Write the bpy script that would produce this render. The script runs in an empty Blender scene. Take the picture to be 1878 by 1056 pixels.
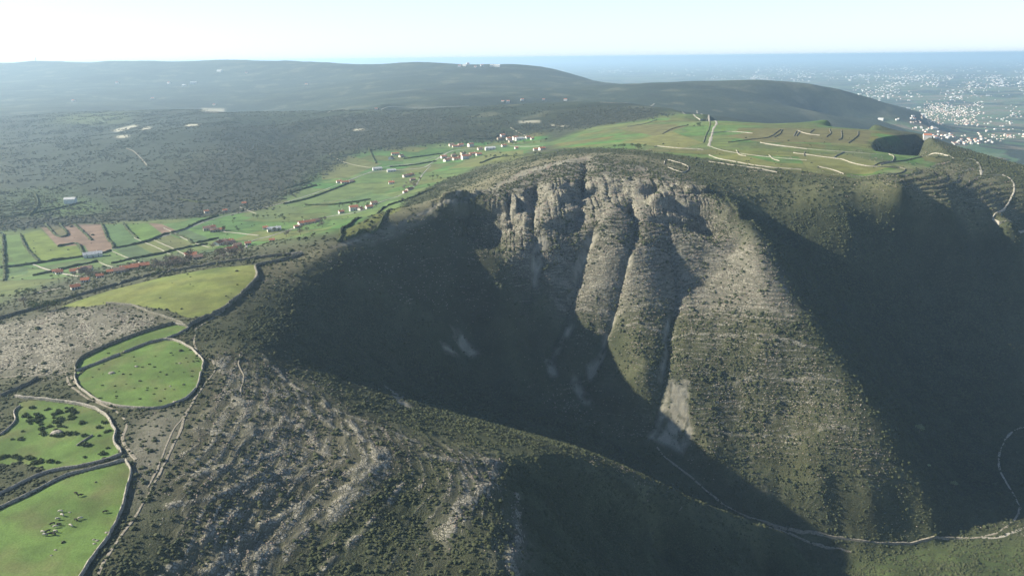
import bpy, math, random, bmesh
import numpy as np
from mathutils import Vector, Matrix

# ------------------------------------------------------------------ scene, camera, sky, sun, exposure
sc = bpy.context.scene
C = sc.collection
rng = np.random.default_rng(7)
random.seed(7)
IW, IH = 1878.0, 1056.0
F = 1341.0                       # focal length in photo pixels
PITCH, ROLL = math.radians(17.47), math.radians(0.6)
CAMP = np.array([0.0, 0.0, 170.0])
fwd = np.array([0, math.cos(PITCH), -math.sin(PITCH)])
up0 = np.array([0, math.sin(PITCH), math.cos(PITCH)])
rt0 = np.array([1.0, 0, 0])
rt = rt0 * math.cos(ROLL) - up0 * math.sin(ROLL)
up = up0 * math.cos(ROLL) + rt0 * math.sin(ROLL)
cam = bpy.data.objects.new('camera', bpy.data.cameras.new('camera'))
C.objects.link(cam)
cam.data.sensor_width = 36
cam.data.lens = 36 * F / IW
cam.data.clip_start = 1
cam.data.clip_end = 200000
M = Matrix([list(rt) + [CAMP[0]], list(up) + [CAMP[1]], list(-fwd) + [CAMP[2]], [0, 0, 0, 1]])
M3 = Matrix((rt, up, -fwd)).transposed().to_4x4()
M3.translation = Vector(CAMP)
cam.matrix_world = M3
sc.camera = cam

SUN_AZ, SUN_EL = math.radians(-82), math.radians(27)     # azimuth from +Y, negative = left
w = bpy.data.worlds.new('World'); sc.world = w; w.use_nodes = True
nt = w.node_tree
bg = nt.nodes['Background']; tnt = nt.nodes.new('ShaderNodeMix'); tnt.data_type = 'RGBA'; tnt.blend_type = 'MULTIPLY'; tnt.inputs[0].default_value = 1.0; tnt.inputs[7].default_value = (.90, .97, 1.08, 1); sky = nt.nodes.new('ShaderNodeTexSky')
sky.sky_type = 'NISHITA'; sky.sun_disc = False
sky.sun_elevation = SUN_EL; sky.sun_rotation = SUN_AZ
sky.altitude = 400; sky.air_density = 1.0; sky.dust_density = 0.6; sky.ozone_density = 2.0
nt.links.new(sky.outputs[0], tnt.inputs[6]); pal = nt.nodes.new('ShaderNodeMix'); pal.data_type = 'RGBA'; pal.inputs[7].default_value = (11.0, 12.8, 14.8, 1)   # haze low in the sky whitens it towards the horizon
tcn = nt.nodes.new('ShaderNodeTexCoord'); sxz = nt.nodes.new('ShaderNodeSeparateXYZ'); nt.links.new(tcn.outputs['Generated'], sxz.inputs[0])
mrz = nt.nodes.new('ShaderNodeMapRange'); mrz.interpolation_type = 'SMOOTHERSTEP'; mrz.inputs[1].default_value = -.05; mrz.inputs[2].default_value = .42; mrz.inputs[3].default_value = .48; mrz.inputs[4].default_value = 0.0
nt.links.new(sxz.outputs[2], mrz.inputs[0]); nt.links.new(mrz.outputs[0], pal.inputs[0])
nt.links.new(tnt.outputs[2], pal.inputs[6]); nt.links.new(pal.outputs[2], bg.inputs[0]); bg.inputs[1].default_value = 0.05
sl = bpy.data.lights.new('sun', 'SUN'); so = bpy.data.objects.new('sun', sl); C.objects.link(so)
sl.energy = 5.0; sl.angle = math.radians(0.5); sl.color = (1.0, 0.92, 0.76)
sd = Vector((math.cos(SUN_EL) * math.sin(SUN_AZ), math.cos(SUN_EL) * math.cos(SUN_AZ), math.sin(SUN_EL)))
so.rotation_euler = sd.to_track_quat('Z', 'Y').to_euler()
so.location = (0, 0, 400)
vs = sc.view_settings
vs.view_transform = 'Standard'; vs.look = 'None'; vs.exposure = 1.32; vs.gamma = 1; vs.use_curve_mapping = False
sc.cycles.use_denoising = True
sc.cycles.max_bounces = 4; sc.cycles.diffuse_bounces = 2; sc.cycles.volume_bounces = 3
sc.cycles.transparent_max_bounces = 6

# ------------------------------------------------------------------ pixels of the photograph <-> the place
def ray(px, py):
    px = np.asarray(px, float); py = np.asarray(py, float)
    d = ((px - IW / 2) / F)[..., None] * rt - ((py - IH / 2) / F)[..., None] * up + fwd
    return d
def wz(px, py, z):               # where the sight line through a pixel reaches height z
    d = ray(px, py); t = (z - CAMP[2]) / d[..., 2]
    return CAMP + d * t[..., None]
def wy(px, py, Y):               # where it reaches distance Y
    d = ray(px, py); t = Y / d[..., 1]
    return CAMP + d * t[..., None]

# ------------------------------------------------------------------ terrain: surveyed lines, then relief
CP = []
def dens(P, step):
    out = [P[0]]
    for a, b in zip(P[:-1], P[1:]):
        n = max(1, int(np.linalg.norm(b - a) / step))
        for i in range(1, n + 1): out.append(a + (b - a) * i / n)
    return out
def ln(pts, step=30):            # (px, py, drop below camera)
    P = [wz(a, b, 170.0 - h) for a, b, h in pts]
    CP.extend(dens(P, step) if step else P)
def lw(pts, step=0):             # world coordinates
    P = [np.array(p, float) for p in pts]
    CP.extend(dens(P, step) if step else P)
# left plateau with the pens and pastures
ln([(0,1056,170),(100,970,170),(0,860,170),(230,850,168),(0,760,168),(200,740,167),(250,690,166),(140,680,167),(360,700,166),
    (0,650,170),(280,600,163),(130,560,168),(300,535,161),(200,540,164),(220,1040,170),(330,820,168),(300,950,172)], 0)
ln([(0,583,172),(130,550,168),(280,515,164),(420,488,160),(550,468,158)], 60)      # edge above the village valley
# valley with fields and village, rising to the upper end
ln([(0,510,203),(100,450,205),(0,440,206),(200,420,206),(250,470,203),(400,440,203),(330,400,208),(520,400,202),(450,460,196),(560,440,190),
    (600,340,206),(680,360,200),(540,340,208),(760,320,198),(680,300,204),(850,290,192),(780,285,198),(930,258,188),(1000,262,178),(640,420,180),(740,370,182),(900,310,178)], 0)
# scrub hillside beyond the valley
ln([(0,380,212),(150,360,212),(0,300,214),(150,300,208),(300,350,208),(430,320,204),(300,290,196),(450,285,192),(480,245,215),(540,255,205),(600,280,198),(150,250,205),(0,250,215),
    (300,240,178),(430,222,172),(560,222,168),(700,250,178),(0,215,205),(200,215,190),(380,203,178),(850,235,168),(1000,235,166),(1100,225,156)], 0)
ln([(0,200,215),(200,205,200),(400,201,184),(560,205,170),(700,203,160),(850,196,150),(950,191,143),(1060,188,138),(1150,190,137),(1230,200,137),(1300,212,136)], 150)
# rim of the amphitheatre
ln([(372,592,163),(450,520,160),(480,500,159),(560,484,158),(650,442,156),(740,405,151),(820,378,148),(885,355,145),(960,312,139),(1030,292,134),(1100,285,131),(1180,298,133),(1240,320,138),(1285,338,144)], 14)
# plateau behind the rim
ln([(1200,265,137),(1300,290,137),(1400,260,133),(1300,250,135),(1500,240,131),(1400,300,138),(1550,290,136),(1500,320,142),(1650,300,143),(1580,325,146),(1120,255,150),(1050,265,158),(960,290,158),(880,330,164),(780,380,170),(1620,240,140)], 0)
ln([(1330,222,132),(1420,228,131),(1520,222,130),(1600,232,137),(1700,250,150)], 60)
ln([(1400,335,148),(1500,345,152),(1600,350,155),(1660,356,156),(1700,305,150),(1740,290,150),(1790,298,153),(1830,318,160),(1878,350,170),(1750,350,160),(1750,395,182),(1850,410,194),(1800,330,160)], 0)
# spur between the amphitheatre and the next valley
ln([(1285,338,144),(1340,390,160),(1400,470,190),(1440,530,215),(1500,600,239),(1560,680,268),(1620,780,302),(1670,870,335),(1715,960,367)], 10)
# valley line of the amphitheatre
ln([(925,530,208),(945,580,236),(965,625,264),(1010,690,286),(1080,735,300),(1140,770,309),(1200,805,318),(1270,860,335),(1330,925,353),(1450,975,373),(1600,993,378),(1720,985,378),(1850,975,374)], 12)
# headwall and sides
ln([(900,440,180),(960,500,202),(930,400,157),(955,450,177),(975,560,230),(890,410,165),(850,400,162),(880,470,186),(1000,400,156),(1100,350,146),(1200,370,150),(1290,420,173),(1150,450,180),(1050,480,196),(1230,520,214),(1150,560,228),(1060,600,248),
    (1350,520,214),(1360,450,187),(1300,420,178),(1290,520,218),(1300,640,257),(1230,640,258),(1180,680,270),(1400,650,257),(1450,760,300),(1350,760,303),(1300,830,322),(1500,880,336),(1600,920,350),(1400,900,346)], 0)
ln([(620,520,172),(700,480,174),(760,450,170),(820,430,168),(850,520,208),(780,520,199),(720,560,200),(800,600,228),(880,600,242),(850,650,260),(780,650,243),(700,640,222),(640,600,197),(560,600,180),
    (900,680,275),(960,740,290),(850,720,275),(760,700,250),(650,680,210),(580,660,190),(500,620,172),(1050,780,298),(1130,830,314),(1220,870,334)], 0)
# near lip of the bowl and the foreground spur
ln([(400,650,166),(470,668,172),(560,705,182),(640,730,190),(700,752,196),(780,785,203),(850,812,208),(920,828,215),(1000,842,223),(1100,865,245),(1180,890,265),(1240,912,281),(1350,945,311),(1450,985,341)], 12)
ln([(440,700,170),(480,760,174),(420,850,174),(560,800,182),(660,850,187),(600,900,189),(500,1000,188),(380,1000,178),(650,1056,196),(780,850,197),(880,840,207),(780,960,200),(900,900,205),(900,1056,205),(780,1056,201),
    (960,950,215),(1000,900,228),(1000,1056,219),(1100,890,246),(1180,912,264),(1240,932,280),(1100,970,260),(1100,1056,248),(1200,1000,298),(1250,1056,310),(1400,1056,362),(1350,1000,355),(1500,1056,374),(1650,1050,378),(1850,1056,378),(1878,1000,374),(1750,1020,377)], 0)
# second valley on the right
ln([(1400,400,181),(1440,440,200),(1500,480,222),(1560,430,196),(1600,520,250),(1660,430,202),(1700,520,260),(1800,480,240),(1878,450,219),(1878,520,266),(1650,640,308),(1560,560,266),(1750,640,312),(1878,640,322),(1800,780,362),(1720,760,350),(1878,780,366),(1760,880,376),(1820,900,376),(1878,900,374)], 0)
# under and behind the camera, off to the sides
lw([(-330,150,-2),(-500,300,-6),(-700,500,-20),(-160,100,-10),(0,150,-70),(0,50,-80),(120,150,-150),(250,250,-195),(400,350,-200),(600,350,-180),(900,450,-100),(900,700,-60),(760,900,-30),(-300,-200,-10),(0,-300,-80),(400,-200,-200),(1200,200,-120),(1300,1000,-120),(-1000,200,-30),(-1500,900,-60),(-1300,1800,-40)])
# land falling to the plain on the right
lw([(1000,1250,-60),(900,1500,-100),(1200,1600,-150),(700,1500,-60),(560,1700,-50),(1500,1500,-175),(2000,1500,-180),(800,2000,-130),(1100,2300,-178),(2500,2500,-180),(1500,1900,-180)])
# hollow behind the plateau, and hill B with the dark eastern flank
ln([(1180,205,172),(1290,226,176),(1400,232,188),(1500,229,196),(1600,236,215)],0)
P = [wy(a,b,y) for a,b,y in [(1050,160,3700),(1120,153,3700),(1200,150,3650),(1300,149,3600),(1430,150,3600),(1490,155,3600),(1540,164,3600),(1600,180,3600),(1650,195,3600),(1690,206,3550)]]
CP.extend(dens(P, 150))
P = [wy(a,b,y) for a,b,y in [(1100,192,2700),(1250,205,2600),(1400,208,2800),(1500,205,3000),(1600,214,3100),(1300,185,3050)]]; CP.extend(P)
lw([(1500,2600,-178),(1350,2350,-172),(1500,3300,-180),(2000,3500,-180),(1750,4300,-178),(1300,4800,-165),(1250,5400,-150),(900,5600,-120),(2200,3800,-180),(2000,2900,-180),(1300,2700,-160)])
# hill A and the long mountain on the left
P = [wy(a,b,y) for a,b,y in [(-300,112,7200),(-100,114,7100),(0,118,7000),(60,111,7000),(110,114,7000),(140,117,7000),(200,112,7000),(330,112,6900),(400,111,6800),(430,113,6700),(520,112,6500),(560,113,6400),(640,120,6100),(690,119,5900),(750,114,5700),(800,116,5600),(870,117,5500),(950,119,5300),(1010,126,5200),(1060,138,5100),(1100,150,5000)]]
CP.extend(dens(P, 250))
P = [wy(a,b,y) for a,b,y in [(640,192,3400),(700,180,3500),(760,168,3700),(850,155,4000),(950,150,4200),(1010,158,4000)]]
CP.extend(dens(P, 200))
P = [wy(a,b,y) for a,b,y in [(0,175,4600),(150,180,4400),(300,185,4200),(450,180,4300),(560,190,3900),(200,150,5600),(400,150,5600),(600,150,5200),(0,145,5900),(-200,170,4800),(700,192,3000),(850,180,3200),(1000,176,3300)]]; CP.extend(P)
lw([(-1400,3200,-120),(-900,3000,-110),(-400,2800,-90),(200,2700,-70),(-3000,9500,-100),(0,8500,-160),(-6000,9000,-100),(1500,7000,-178),(-8000,15000,-175),(0,14000,-180),(6000,6000,-180),(5000,3000,-180),(10000,15000,-180),(0,40000,-180),(30000,40000,-180),(-30000,40000,-180),(3000,9000,-180),(4000,1000,-180),(8000,3000,-180),(-4000,4000,-60),(-5000,1000,-60),(-6000,7000,60)])
CP = np.array(CP)
key = np.round(CP[:, :2] / 3.0).astype(int)
_, ix = np.unique(key, axis=0, return_index=True); CP = CP[np.sort(ix)]
SM = 6.0
def kern(X, Y):
    d2 = (X[:, None] - CP[None, :, 0]) ** 2 + (Y[:, None] - CP[None, :, 1]) ** 2
    return np.sqrt(d2 + SM * SM)
n = len(CP)
A = np.zeros((n + 3, n + 3))
A[:n, :n] = kern(CP[:, 0], CP[:, 1]) + np.eye(n) * -1.2
A[:n, n:] = np.c_[np.ones(n), CP[:, :2] / 1000]; A[n:, :n] = A[:n, n:].T
sol = np.linalg.solve(A, np.r_[CP[:, 2], 0, 0, 0])
def base_h(X, Y):
    sh = np.shape(X); X = np.ravel(X); Y = np.ravel(Y); out = np.empty(len(X))
    ck = 20000
    for i in range(0, len(X), ck):
        x, y = X[i:i+ck], Y[i:i+ck]
        out[i:i+ck] = kern(x, y).astype(np.float32) @ sol[:n].astype(np.float32) + sol[n] + sol[n+1] * x / 1000 + sol[n+2] * y / 1000
    return out.reshape(sh)
NCOL = 1400
HAZE_D, HAZE_G, HAZE_C = 0.80e-4, 0.35, (.54, .77, 1.0, 1)
# ------------------------------------------------------------------ noise
PERM = rng.permutation(4096)
GR = np.stack([np.cos(np.linspace(0, 2*np.pi, 4096, endpoint=False)), np.sin(np.linspace(0, 2*np.pi, 4096, endpoint=False))], 1).astype(np.float32)
def gnoise(x, y, seed=0):
    xi = np.floor(x); yi = np.floor(y); fx = (x - xi).astype(np.float32); fy = (y - yi).astype(np.float32)
    xi = xi.astype(np.int64); yi = yi.astype(np.int64)
    u = fx*fx*fx*(fx*(fx*6-15)+10); v = fy*fy*fy*(fy*(fy*6-15)+10)
    def g(a, b, dx, dy):
        k = PERM[(PERM[(a + seed*131) & 4095] + b) & 4095]; q = GR[k]
        return q[..., 0]*dx + q[..., 1]*dy
    n00 = g(xi, yi, fx, fy); n10 = g(xi+1, yi, fx-1, fy); n01 = g(xi, yi+1, fx, fy-1); n11 = g(xi+1, yi+1, fx-1, fy-1)
    return (n00*(1-u)+n10*u)*(1-v) + (n01*(1-u)+n11*u)*v
def fbm(x, y, scale, octs, seed=0, gain=0.5):
    o = 0; a = 1.0; t = 0
    for i in range(octs):
        f = 2.03**i / scale
        o = o + a*gnoise(x*f + 17.3*i, y*f - 9.1*i, seed+i); t += a; a *= gain
    return o / t * 1.6           # roughly -1..1
def sstep(a, b, x):
    t = np.clip((x-a)/(b-a), 0, 1); return t*t*(3-2*t)

# ------------------------------------------------------------------ the grid of the ground sheet
ORG = 150.0
rr = [330.0]
while rr[-1] < 90000:
    r_ = rr[-1]; rr.append(r_ + (1.0 if r_ < 1150 else 1.0 + 1.6*((r_/1150)**2 - 1)*0.8))
rr = np.array(rr)
tt = np.linspace(-1, 1, NCOL)
aa = 0.78*tt + 0.62*tt**5        # lateral slope x/r, dense in the middle
RR, AA = np.meshgrid(rr, aa, indexing='ij')
GX = RR*AA; GY = RR - ORG
B0 = base_h(GX, GY).astype(np.float32)
HG = B0
def samp(G, x, y):               # bilinear lookup in a grid field
    x = np.asarray(x, float); y = np.asarray(y, float)
    r = np.clip(y + ORG, rr[0], rr[-1]-1); i = np.interp(r, rr, np.arange(len(rr))); j = np.interp(x/r, aa, np.arange(len(aa)))
    i0 = np.minimum(i.astype(int), len(rr)-2); j0 = np.minimum(j.astype(int), len(aa)-2); fi = i-i0; fj = j-j0
    return (G[i0, j0]*(1-fj)+G[i0, j0+1]*fj)*(1-fi) + (G[i0+1, j0]*(1-fj)+G[i0+1, j0+1]*fj)*fi
TS = np.concatenate([np.arange(200, 1400, 3.0), 1400*np.exp(np.arange(0, 3.9, .004))])
def hit(px, py, G=None):         # the ground point seen at a pixel of the photograph
    G = HG if G is None else G
    d = ray(px, py); sh = d.shape[:-1]; d = d.reshape(-1, 3)
    d = d / np.linalg.norm(d, axis=1, keepdims=True)
    out = np.zeros((len(d), 3))
    for k in range(0, len(d), 2000):
        dd = d[k:k+2000]
        P = CAMP + dd[:, None, :]*TS[None, :, None]
        df = P[..., 2] - samp(G, P[..., 0], P[..., 1])
        neg = df < 0; i = np.argmax(neg, 1); i[~neg.any(1)] = len(TS)-1; i = np.maximum(i, 1)
        a = np.arange(len(dd)); d0 = df[a, i-1]; d1 = df[a, i]; f = np.clip(d0/(d0-d1+1e-9), 0, 1)
        t = TS[i-1]*(1-f) + TS[i]*f
        out[k:k+2000] = CAMP + dd*t[:, None]
    return out.reshape(sh + (3,))
def line_w(pts, step=None, G=None):
    P = np.array(pts, float); Q = hit(P[:, 0], P[:, 1], G)[:, :2]
    if step:
        o = [Q[0]]
        for a, b in zip(Q[:-1], Q[1:]):
            m = max(1, int(np.linalg.norm(b-a)/step))
            for i in range(1, m+1): o.append(a+(b-a)*i/m)
        Q = np.array(o)
    return Q
def smooth_line(pts, step, G=None, wob=0.0):    # Catmull-Rom through the surveyed points, resampled
    Q = line_w(pts, None, G)
    E = np.vstack([2*Q[0]-Q[1], Q, 2*Q[-1]-Q[-2]]); o = []
    for i in range(1, len(E)-2):
        p0, p1, p2, p3 = E[i-1:i+3]; m = max(1, int(np.linalg.norm(p2-p1)/step))
        t = np.arange(m)[:, None]/m
        o.append(0.5*((2*p1)+(-p0+p2)*t+(2*p0-5*p1+4*p2-p3)*t*t+(-p0+3*p1-3*p2+p3)*t**3))
    o.append(Q[-1:]); o = np.vstack(o)
    if wob:
        k = np.arange(len(o))*step
        o = o + np.stack([gnoise(k/9.0, k*0+3.3, 5), gnoise(k/9.0, k*0+8.8, 6)], 1)*wob
    return o
def seg_dist(P, X, Y, R):        # distance of grid points to a polyline, and position along it; only within R
    D = np.full(X.shape, 1e9, np.float32); S = np.zeros(X.shape, np.float32)
    s0 = 0.0
    for a, b in zip(P[:-1], P[1:]):
        L = np.linalg.norm(b-a)
        x0, x1 = min(a[0], b[0])-R, max(a[0], b[0])+R; y0, y1 = min(a[1], b[1])-R, max(a[1], b[1])+R
        i0, i1 = np.searchsorted(rr, [y0+ORG, y1+ORG])
        if i1 > i0 and L > 0:
            sl_ = slice(max(i0-1, 0), i1+1); x = X[sl_]; y = Y[sl_]
            t = np.clip(((x-a[0])*(b[0]-a[0])+(y-a[1])*(b[1]-a[1]))/L**2, 0, 1)
            d = np.hypot(x-a[0]-t*(b[0]-a[0]), y-a[1]-t*(b[1]-a[1]))
            m = d < D[sl_]; D[sl_] = np.where(m, d, D[sl_]); S[sl_] = np.where(m, s0+t*L, S[sl_])
        s0 += L
    return D, S, s0
def inpoly(P, X, Y):
    M_ = np.zeros(X.shape, bool)
    i0, i1 = np.searchsorted(rr, [P[:, 1].min()+ORG, P[:, 1].max()+ORG]); sl_ = slice(max(i0-1, 0), i1+1)
    x = X[sl_]; y = Y[sl_]; m = np.zeros(x.shape, bool)
    for a, b in zip(P, np.roll(P, -1, 0)):
        if a[1] == b[1]: continue
        c = ((a[1] > y) != (b[1] > y)) & (x < (b[0]-a[0])*(y-a[1])/(b[1]-a[1])+a[0]); m ^= c
    M_[sl_] = m
    return M_
# warped copies of the coordinates, so that natural borders wander
WX = GX + 6*fbm(GX, GY, 40, 3, 11); WY = GY + 6*fbm(GX, GY, 40, 3, 12)

# ------------------------------------------------------------------ gullies, cliff band, ledges, roughness
H = B0.astype(np.float64).copy()
GUL = [([(1075,290),(1070,330),(1062,380),(1050,430)], 7, 9),
       ([(985,330),(975,380),(985,410),(982,460),(972,540),(963,620)], 8.5, 8),
       ([(1100,385),(1085,430),(1060,500),(1040,560),(1015,620),(1010,680)], 9, 8.5),
       ([(1155,345),(1165,400),(1155,450),(1135,540),(1112,620),(1080,680),(1065,720)], 9.5, 8.5),
       ([(1220,400),(1235,480),(1238,560),(1225,640),(1210,720),(1195,800)], 9, 9),
       ([(940,345),(935,380),(945,420)], 8, 12),
       ([(905,372),(912,420),(930,500)], 6, 14),
       ([(760,420),(800,500),(860,600),(900,680)], 5, 16),
       ([(640,470),(700,560),(780,640),(840,700)], 6, 18),
       ([(560,520),(640,600),(730,690)], 5, 16),
       ([(1450,500),(1560,640),(1680,800),(1740,920)], 4, 20),
       ([(1000,900),(1040,960),(1100,1050)], 5, 14),
       ([(700,860),(760,930),(840,1040)], 2, 12)]
for pts, dep, wd in GUL:
    P = smooth_line(pts, 12, B0, 3)
    D, S, L = seg_dist(P, WX*0.6+GX*0.4, WY*0.6+GY*0.4, wd*3.2)
    e = sstep(0, 40, S)*sstep(0, 30, L-S)*0.85+0.15
    H -= np.where(D < wd*3.2, dep*e*np.exp(-D/wd)*sstep(wd*3.2, wd*2.0, D), 0)
    # a rib raised on the sunny side's neighbour
CLIFF = line_w([(880,385),(950,385),(1000,370),(1080,345),(1150,345),(1220,365),(1290,385)], 12, B0)
Dc, Sc, Lc = seg_dist(CLIFF, GX, GY, 70)
cm = sstep(62, 34, Dc)
zc = samp(B0, CLIFF[:, 0], CLIFF[:, 1])
ZC = np.interp(Sc, np.linspace(0, Lc, len(zc)), zc) + 5*fbm(GX, GY, 26, 2, 21)
def ledge(Hh, zc_, amp, sharp):
    q = (Hh - zc_); return amp*np.tanh(q/sharp)*np.exp(-(q/30.0)**2)
H += cm*(ledge(H, ZC, 3.8, .7) + ledge(H, ZC+11, 2.2, .5) + ledge(H, ZC-9, 1.8, .6))
H += cm*(.9*fbm(GX, GY*0.35, 8, 3, 24, 0.6) + sum(ledge(H, ZC+d_, .9, .35) for d_ in (-14, -5, 5, 17, 23)) - 2.3*np.exp(-np.abs(gnoise(GX/6.5 + .3*fbm(GX, GY, 12, 2, 27), GX*0+.37, 26))/.05))
# the little cirque beyond the plateau
cq = hit(1668, 272, B0)[:2] if True else None
FIELDM = np.zeros(GX.shape, np.float32)          # where farmland keeps the surface smooth
POLY = {
 'pen': [(140,693),(147,712),(185,738),(235,748),(280,749),(310,744),(345,728),(362,705),(370,680),(372,662),(350,640),(325,626),(300,624),(270,631),(235,644),(185,663),(160,674)],
 'strip': [(137,690),(140,668),(155,655),(200,635),(260,612),(320,595),(345,600),(330,612),(305,621),(270,628),(235,641),(190,657),(150,677)],
 'bushy': [(35,738),(60,733),(110,739),(160,746),(190,761),(200,773),(209,790),(210,812),(221,830),(212,836),(150,852),(90,862),(40,850),(0,852),(-80,860),(-80,800),(0,800),(28,772)],
 'low': [(-120,975),(0,933),(60,906),(110,880),(160,864),(228,847),(239,862),(231,905),(217,950),(194,990),(164,1030),(148,1058),(110,1110),(-120,1110)],
 'yellow': [(110,562),(200,533),(300,508),(400,491),(467,486),(469,505),(455,525),(420,555),(385,573),(362,583),(340,582),(310,570),(250,560),(200,557),(150,563)],
 'valley': [(-80,430),(0,425),(75,412),(200,407),(390,397),(450,385),(520,352),(560,320),(590,285),(650,272),(720,270),(800,262),(860,245),(930,238),(1000,240),(1010,265),(960,283),(880,303),(800,338),(745,368),(700,392),(640,425),(560,448),(440,462),(300,478),(180,500),(80,530),(0,560),(-80,590)],
 'plateau': [(1090,232),(1180,222),(1250,207),(1330,222),(1420,227),(1520,221),(1600,235),(1650,250),(1600,262),(1610,276),(1740,291),(1665,320),(1500,321),(1400,309),(1300,292),(1200,280),(1100,272),(1020,272),(1000,262)],
}
PW = {k: line_w(v, None, B0) for k, v in POLY.items()}
PM = {k: inpoly(P, (WX if k in ('valley', 'plateau') else 0.85*GX+0.15*WX), (WY if k in ('valley', 'plateau') else 0.85*GY+0.15*WY)) for k, P in PW.items()}
for k, v in PM.items(): FIELDM[v] = 1.0
fm = FIELDM
for _ in range(3):
    fm = (fm + np.roll(fm, 2, 0) + np.roll(fm, -2, 0) + np.roll(fm, 2, 1) + np.roll(fm, -2, 1))/5
rough = 1 - 0.93*fm
slope = np.hypot(np.gradient(B0, axis=0)/np.gradient(RR, axis=0), np.gradient(B0, axis=1)/np.gradient(GX, axis=1))
steep = sstep(0.1, 0.5, slope)
nearf = sstep(3500, 1500, RR)
H += rough*nearf*(2.2*(0.3+0.7*steep)*fbm(GX, GY, 60, 4, 31) + (0.12+0.75*steep)*fbm(GX, GY, 9, 4, 35, .6))
H += (1-nearf)*(GY > 1200)*np.clip(B0+185, 0, 60)/60*18*fbm(GX, GY, 700, 5, 39)
q = H + 2.5*fbm(GX, GY, 70, 2, 41)
ph = q/3.3 + 1.1*fbm(GX, GY, 38, 3, 43); f_ = ph-np.floor(ph)
H += rough*nearf*(0.15+0.85*steep)*(sstep(0.45, 0.98, f_)-f_)*np.clip(0.35+1.1*fbm(GX, GY, 45, 3, 44), .05, 1.2)       # limestone ledges following the bedding
# ------------------------------------------------------------------ the second small cirque, cut into the plateau's far edge
CQ = [(1598,268),(1606,255),(1630,250),(1680,247),(1704,252),(1724,268),(1742,286),(1700,287),(1650,284),(1605,277)]
P_cq = line_w(CQ, 12, B0); P_cq = np.vstack([P_cq, P_cq[:1]])
Dq, _, _ = seg_dist(P_cq, GX, GY, 160)
ins = inpoly(P_cq[:-1], GX, GY)
H -= np.where(ins, np.minimum(Dq*0.95, 62), 0)
HG = H

# ------------------------------------------------------------------ land cover (albedo, some sun and shade painted in), rock exposure, scrub density
def col(c): return np.array(c, np.float32)
SCRUB, OLIVE, DRY, ROCKY = col((.048,.058,.028)), col((.086,.090,.046)), col((.142,.132,.082)), col((.29,.275,.21))
GRASS, YELLOW, VAL, FOREST = col((.092,.152,.036)), col((.168,.182,.050)), col((.088,.146,.048)), col((.028,.042,.026))
cov = np.empty(H.shape + (3,), np.float32)
nA = fbm(GX, GY, 90, 4, 51); nB = fbm(GX, GY, 22, 3, 52); nC = fbm(GX, GY, 350, 4, 53)
def mixc(c, d, f): return c*(1-f[..., None]) + d*f[..., None]
cov[:] = SCRUB; cov[:] = mixc(cov, OLIVE, np.clip(0.45+0.9*nA+0.5*nB, 0, 1))
rock = np.clip(0.30 + 0.5*nA, 0, 1).astype(np.float32)
scr = np.full(H.shape, 0.75, np.float32)        # density of bushes
def reg(pts, warp=0.5, G=None):
    P = line_w(pts, None, B0); return inpoly(P, GX*(1-warp)+WX*warp, GY*(1-warp)+WY*warp)
def soft(m, k=4):
    m = m.astype(np.float32)
    for s_ in range(k):
        d = 2 + s_*2
        m = (m + np.roll(m, d, 0) + np.roll(m, -d, 0) + np.roll(m, d, 1) + np.roll(m, -d, 1))/5
    return m
def setr(pts, colr=None, rk=None, sc_=None, amt=1.0, warp=1.0, k=5):
    m = soft(reg(pts, warp), k)*amt
    if colr is not None: cov[:] = mixc(cov, colr, m)
    if rk is not None: rock[:] = rock*(1-m) + rk*m
    if sc_ is not None: scr[:] = scr*(1-m) + sc_*m
# far country: forest, fields, heath
far = sstep(1500, 2300, RR)
fx = GX + 120*fbm(GX, GY, 500, 3, 61); fy = GY + 120*fbm(GX, GY, 500, 3, 62)
pf = fbm(fx*0.7, fy, 900, 4, 63); pg = fbm(fx*0.6, fy, 260, 3, 64); ph_ = fbm(fx, fy, 140, 2, 65)
plain = sstep(-95, -140, B0)*(GX > 200)
cf = mixc(np.broadcast_to(FOREST, cov.shape), col((.050,.064,.038)), sstep(-0.15, 0.3, pg+.5*ph_)); cf = mixc(cf, col((.12,.125,.08)), sstep(.28, .42, ph_)*.7); cf = mixc(cf, FOREST*.6, sstep(.1, .3, fbm(fx*.8, fy, 420, 4, 68))*.8)
cp = mixc(np.broadcast_to(FOREST, cov.shape), col((.13,.16,.075)), sstep(-0.08, 0.05, pf+.35*pg)); cp = mixc(cp, col((.24,.20,.14)), sstep(0.10, 0.2, pg)*0.8); cp = mixc(cp, col((.11,.21,.09)), sstep(0.15, 0.22, ph_)*0.7)
cf = mixc(cf, cp, plain); cov[:] = mixc(cov, cf, far)
rock[:] = rock*(1-far*0.75)
# regions surveyed from the photograph
setr([(0,590),(110,565),(250,560),(330,590),(280,600),(200,635),(140,668),(125,690),(60,690),(-100,700),(-100,600)], ROCKY*.55, .80, .35)
setr([(395,640),(480,650),(560,700),(660,760),(790,800),(900,835),(880,860),(780,830),(720,900),(600,960),(480,1056),(380,1056),(440,940),(330,960),(300,850),(340,770),(380,700)], DRY*.8, .62, .50)
setr([(240,760),(340,740),(330,800),(290,880),(240,960),(235,850)], ROCKY*.6, .55, .35)
setr([(420,700),(560,790),(640,830),(540,870),(420,900),(380,830)], ROCKY*.75, .86, .35)
setr([(610,840),(690,840),(640,920),(520,1000),(400,1080),(330,1080),(460,960)], ROCKY*.7, .80, .45)
setr([(860,835),(915,840),(860,930),(800,990),(760,1000),(820,920)], ROCKY*.6, .8, .4)
setr([(940,960),(1010,960),(980,1040),(900,1040)], ROCKY*.6, .75, .4)
setr([(560,905),(780,890),(760,1000),(640,1080),(480,1080)], SCRUB*1.05, .15, .95)
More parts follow.
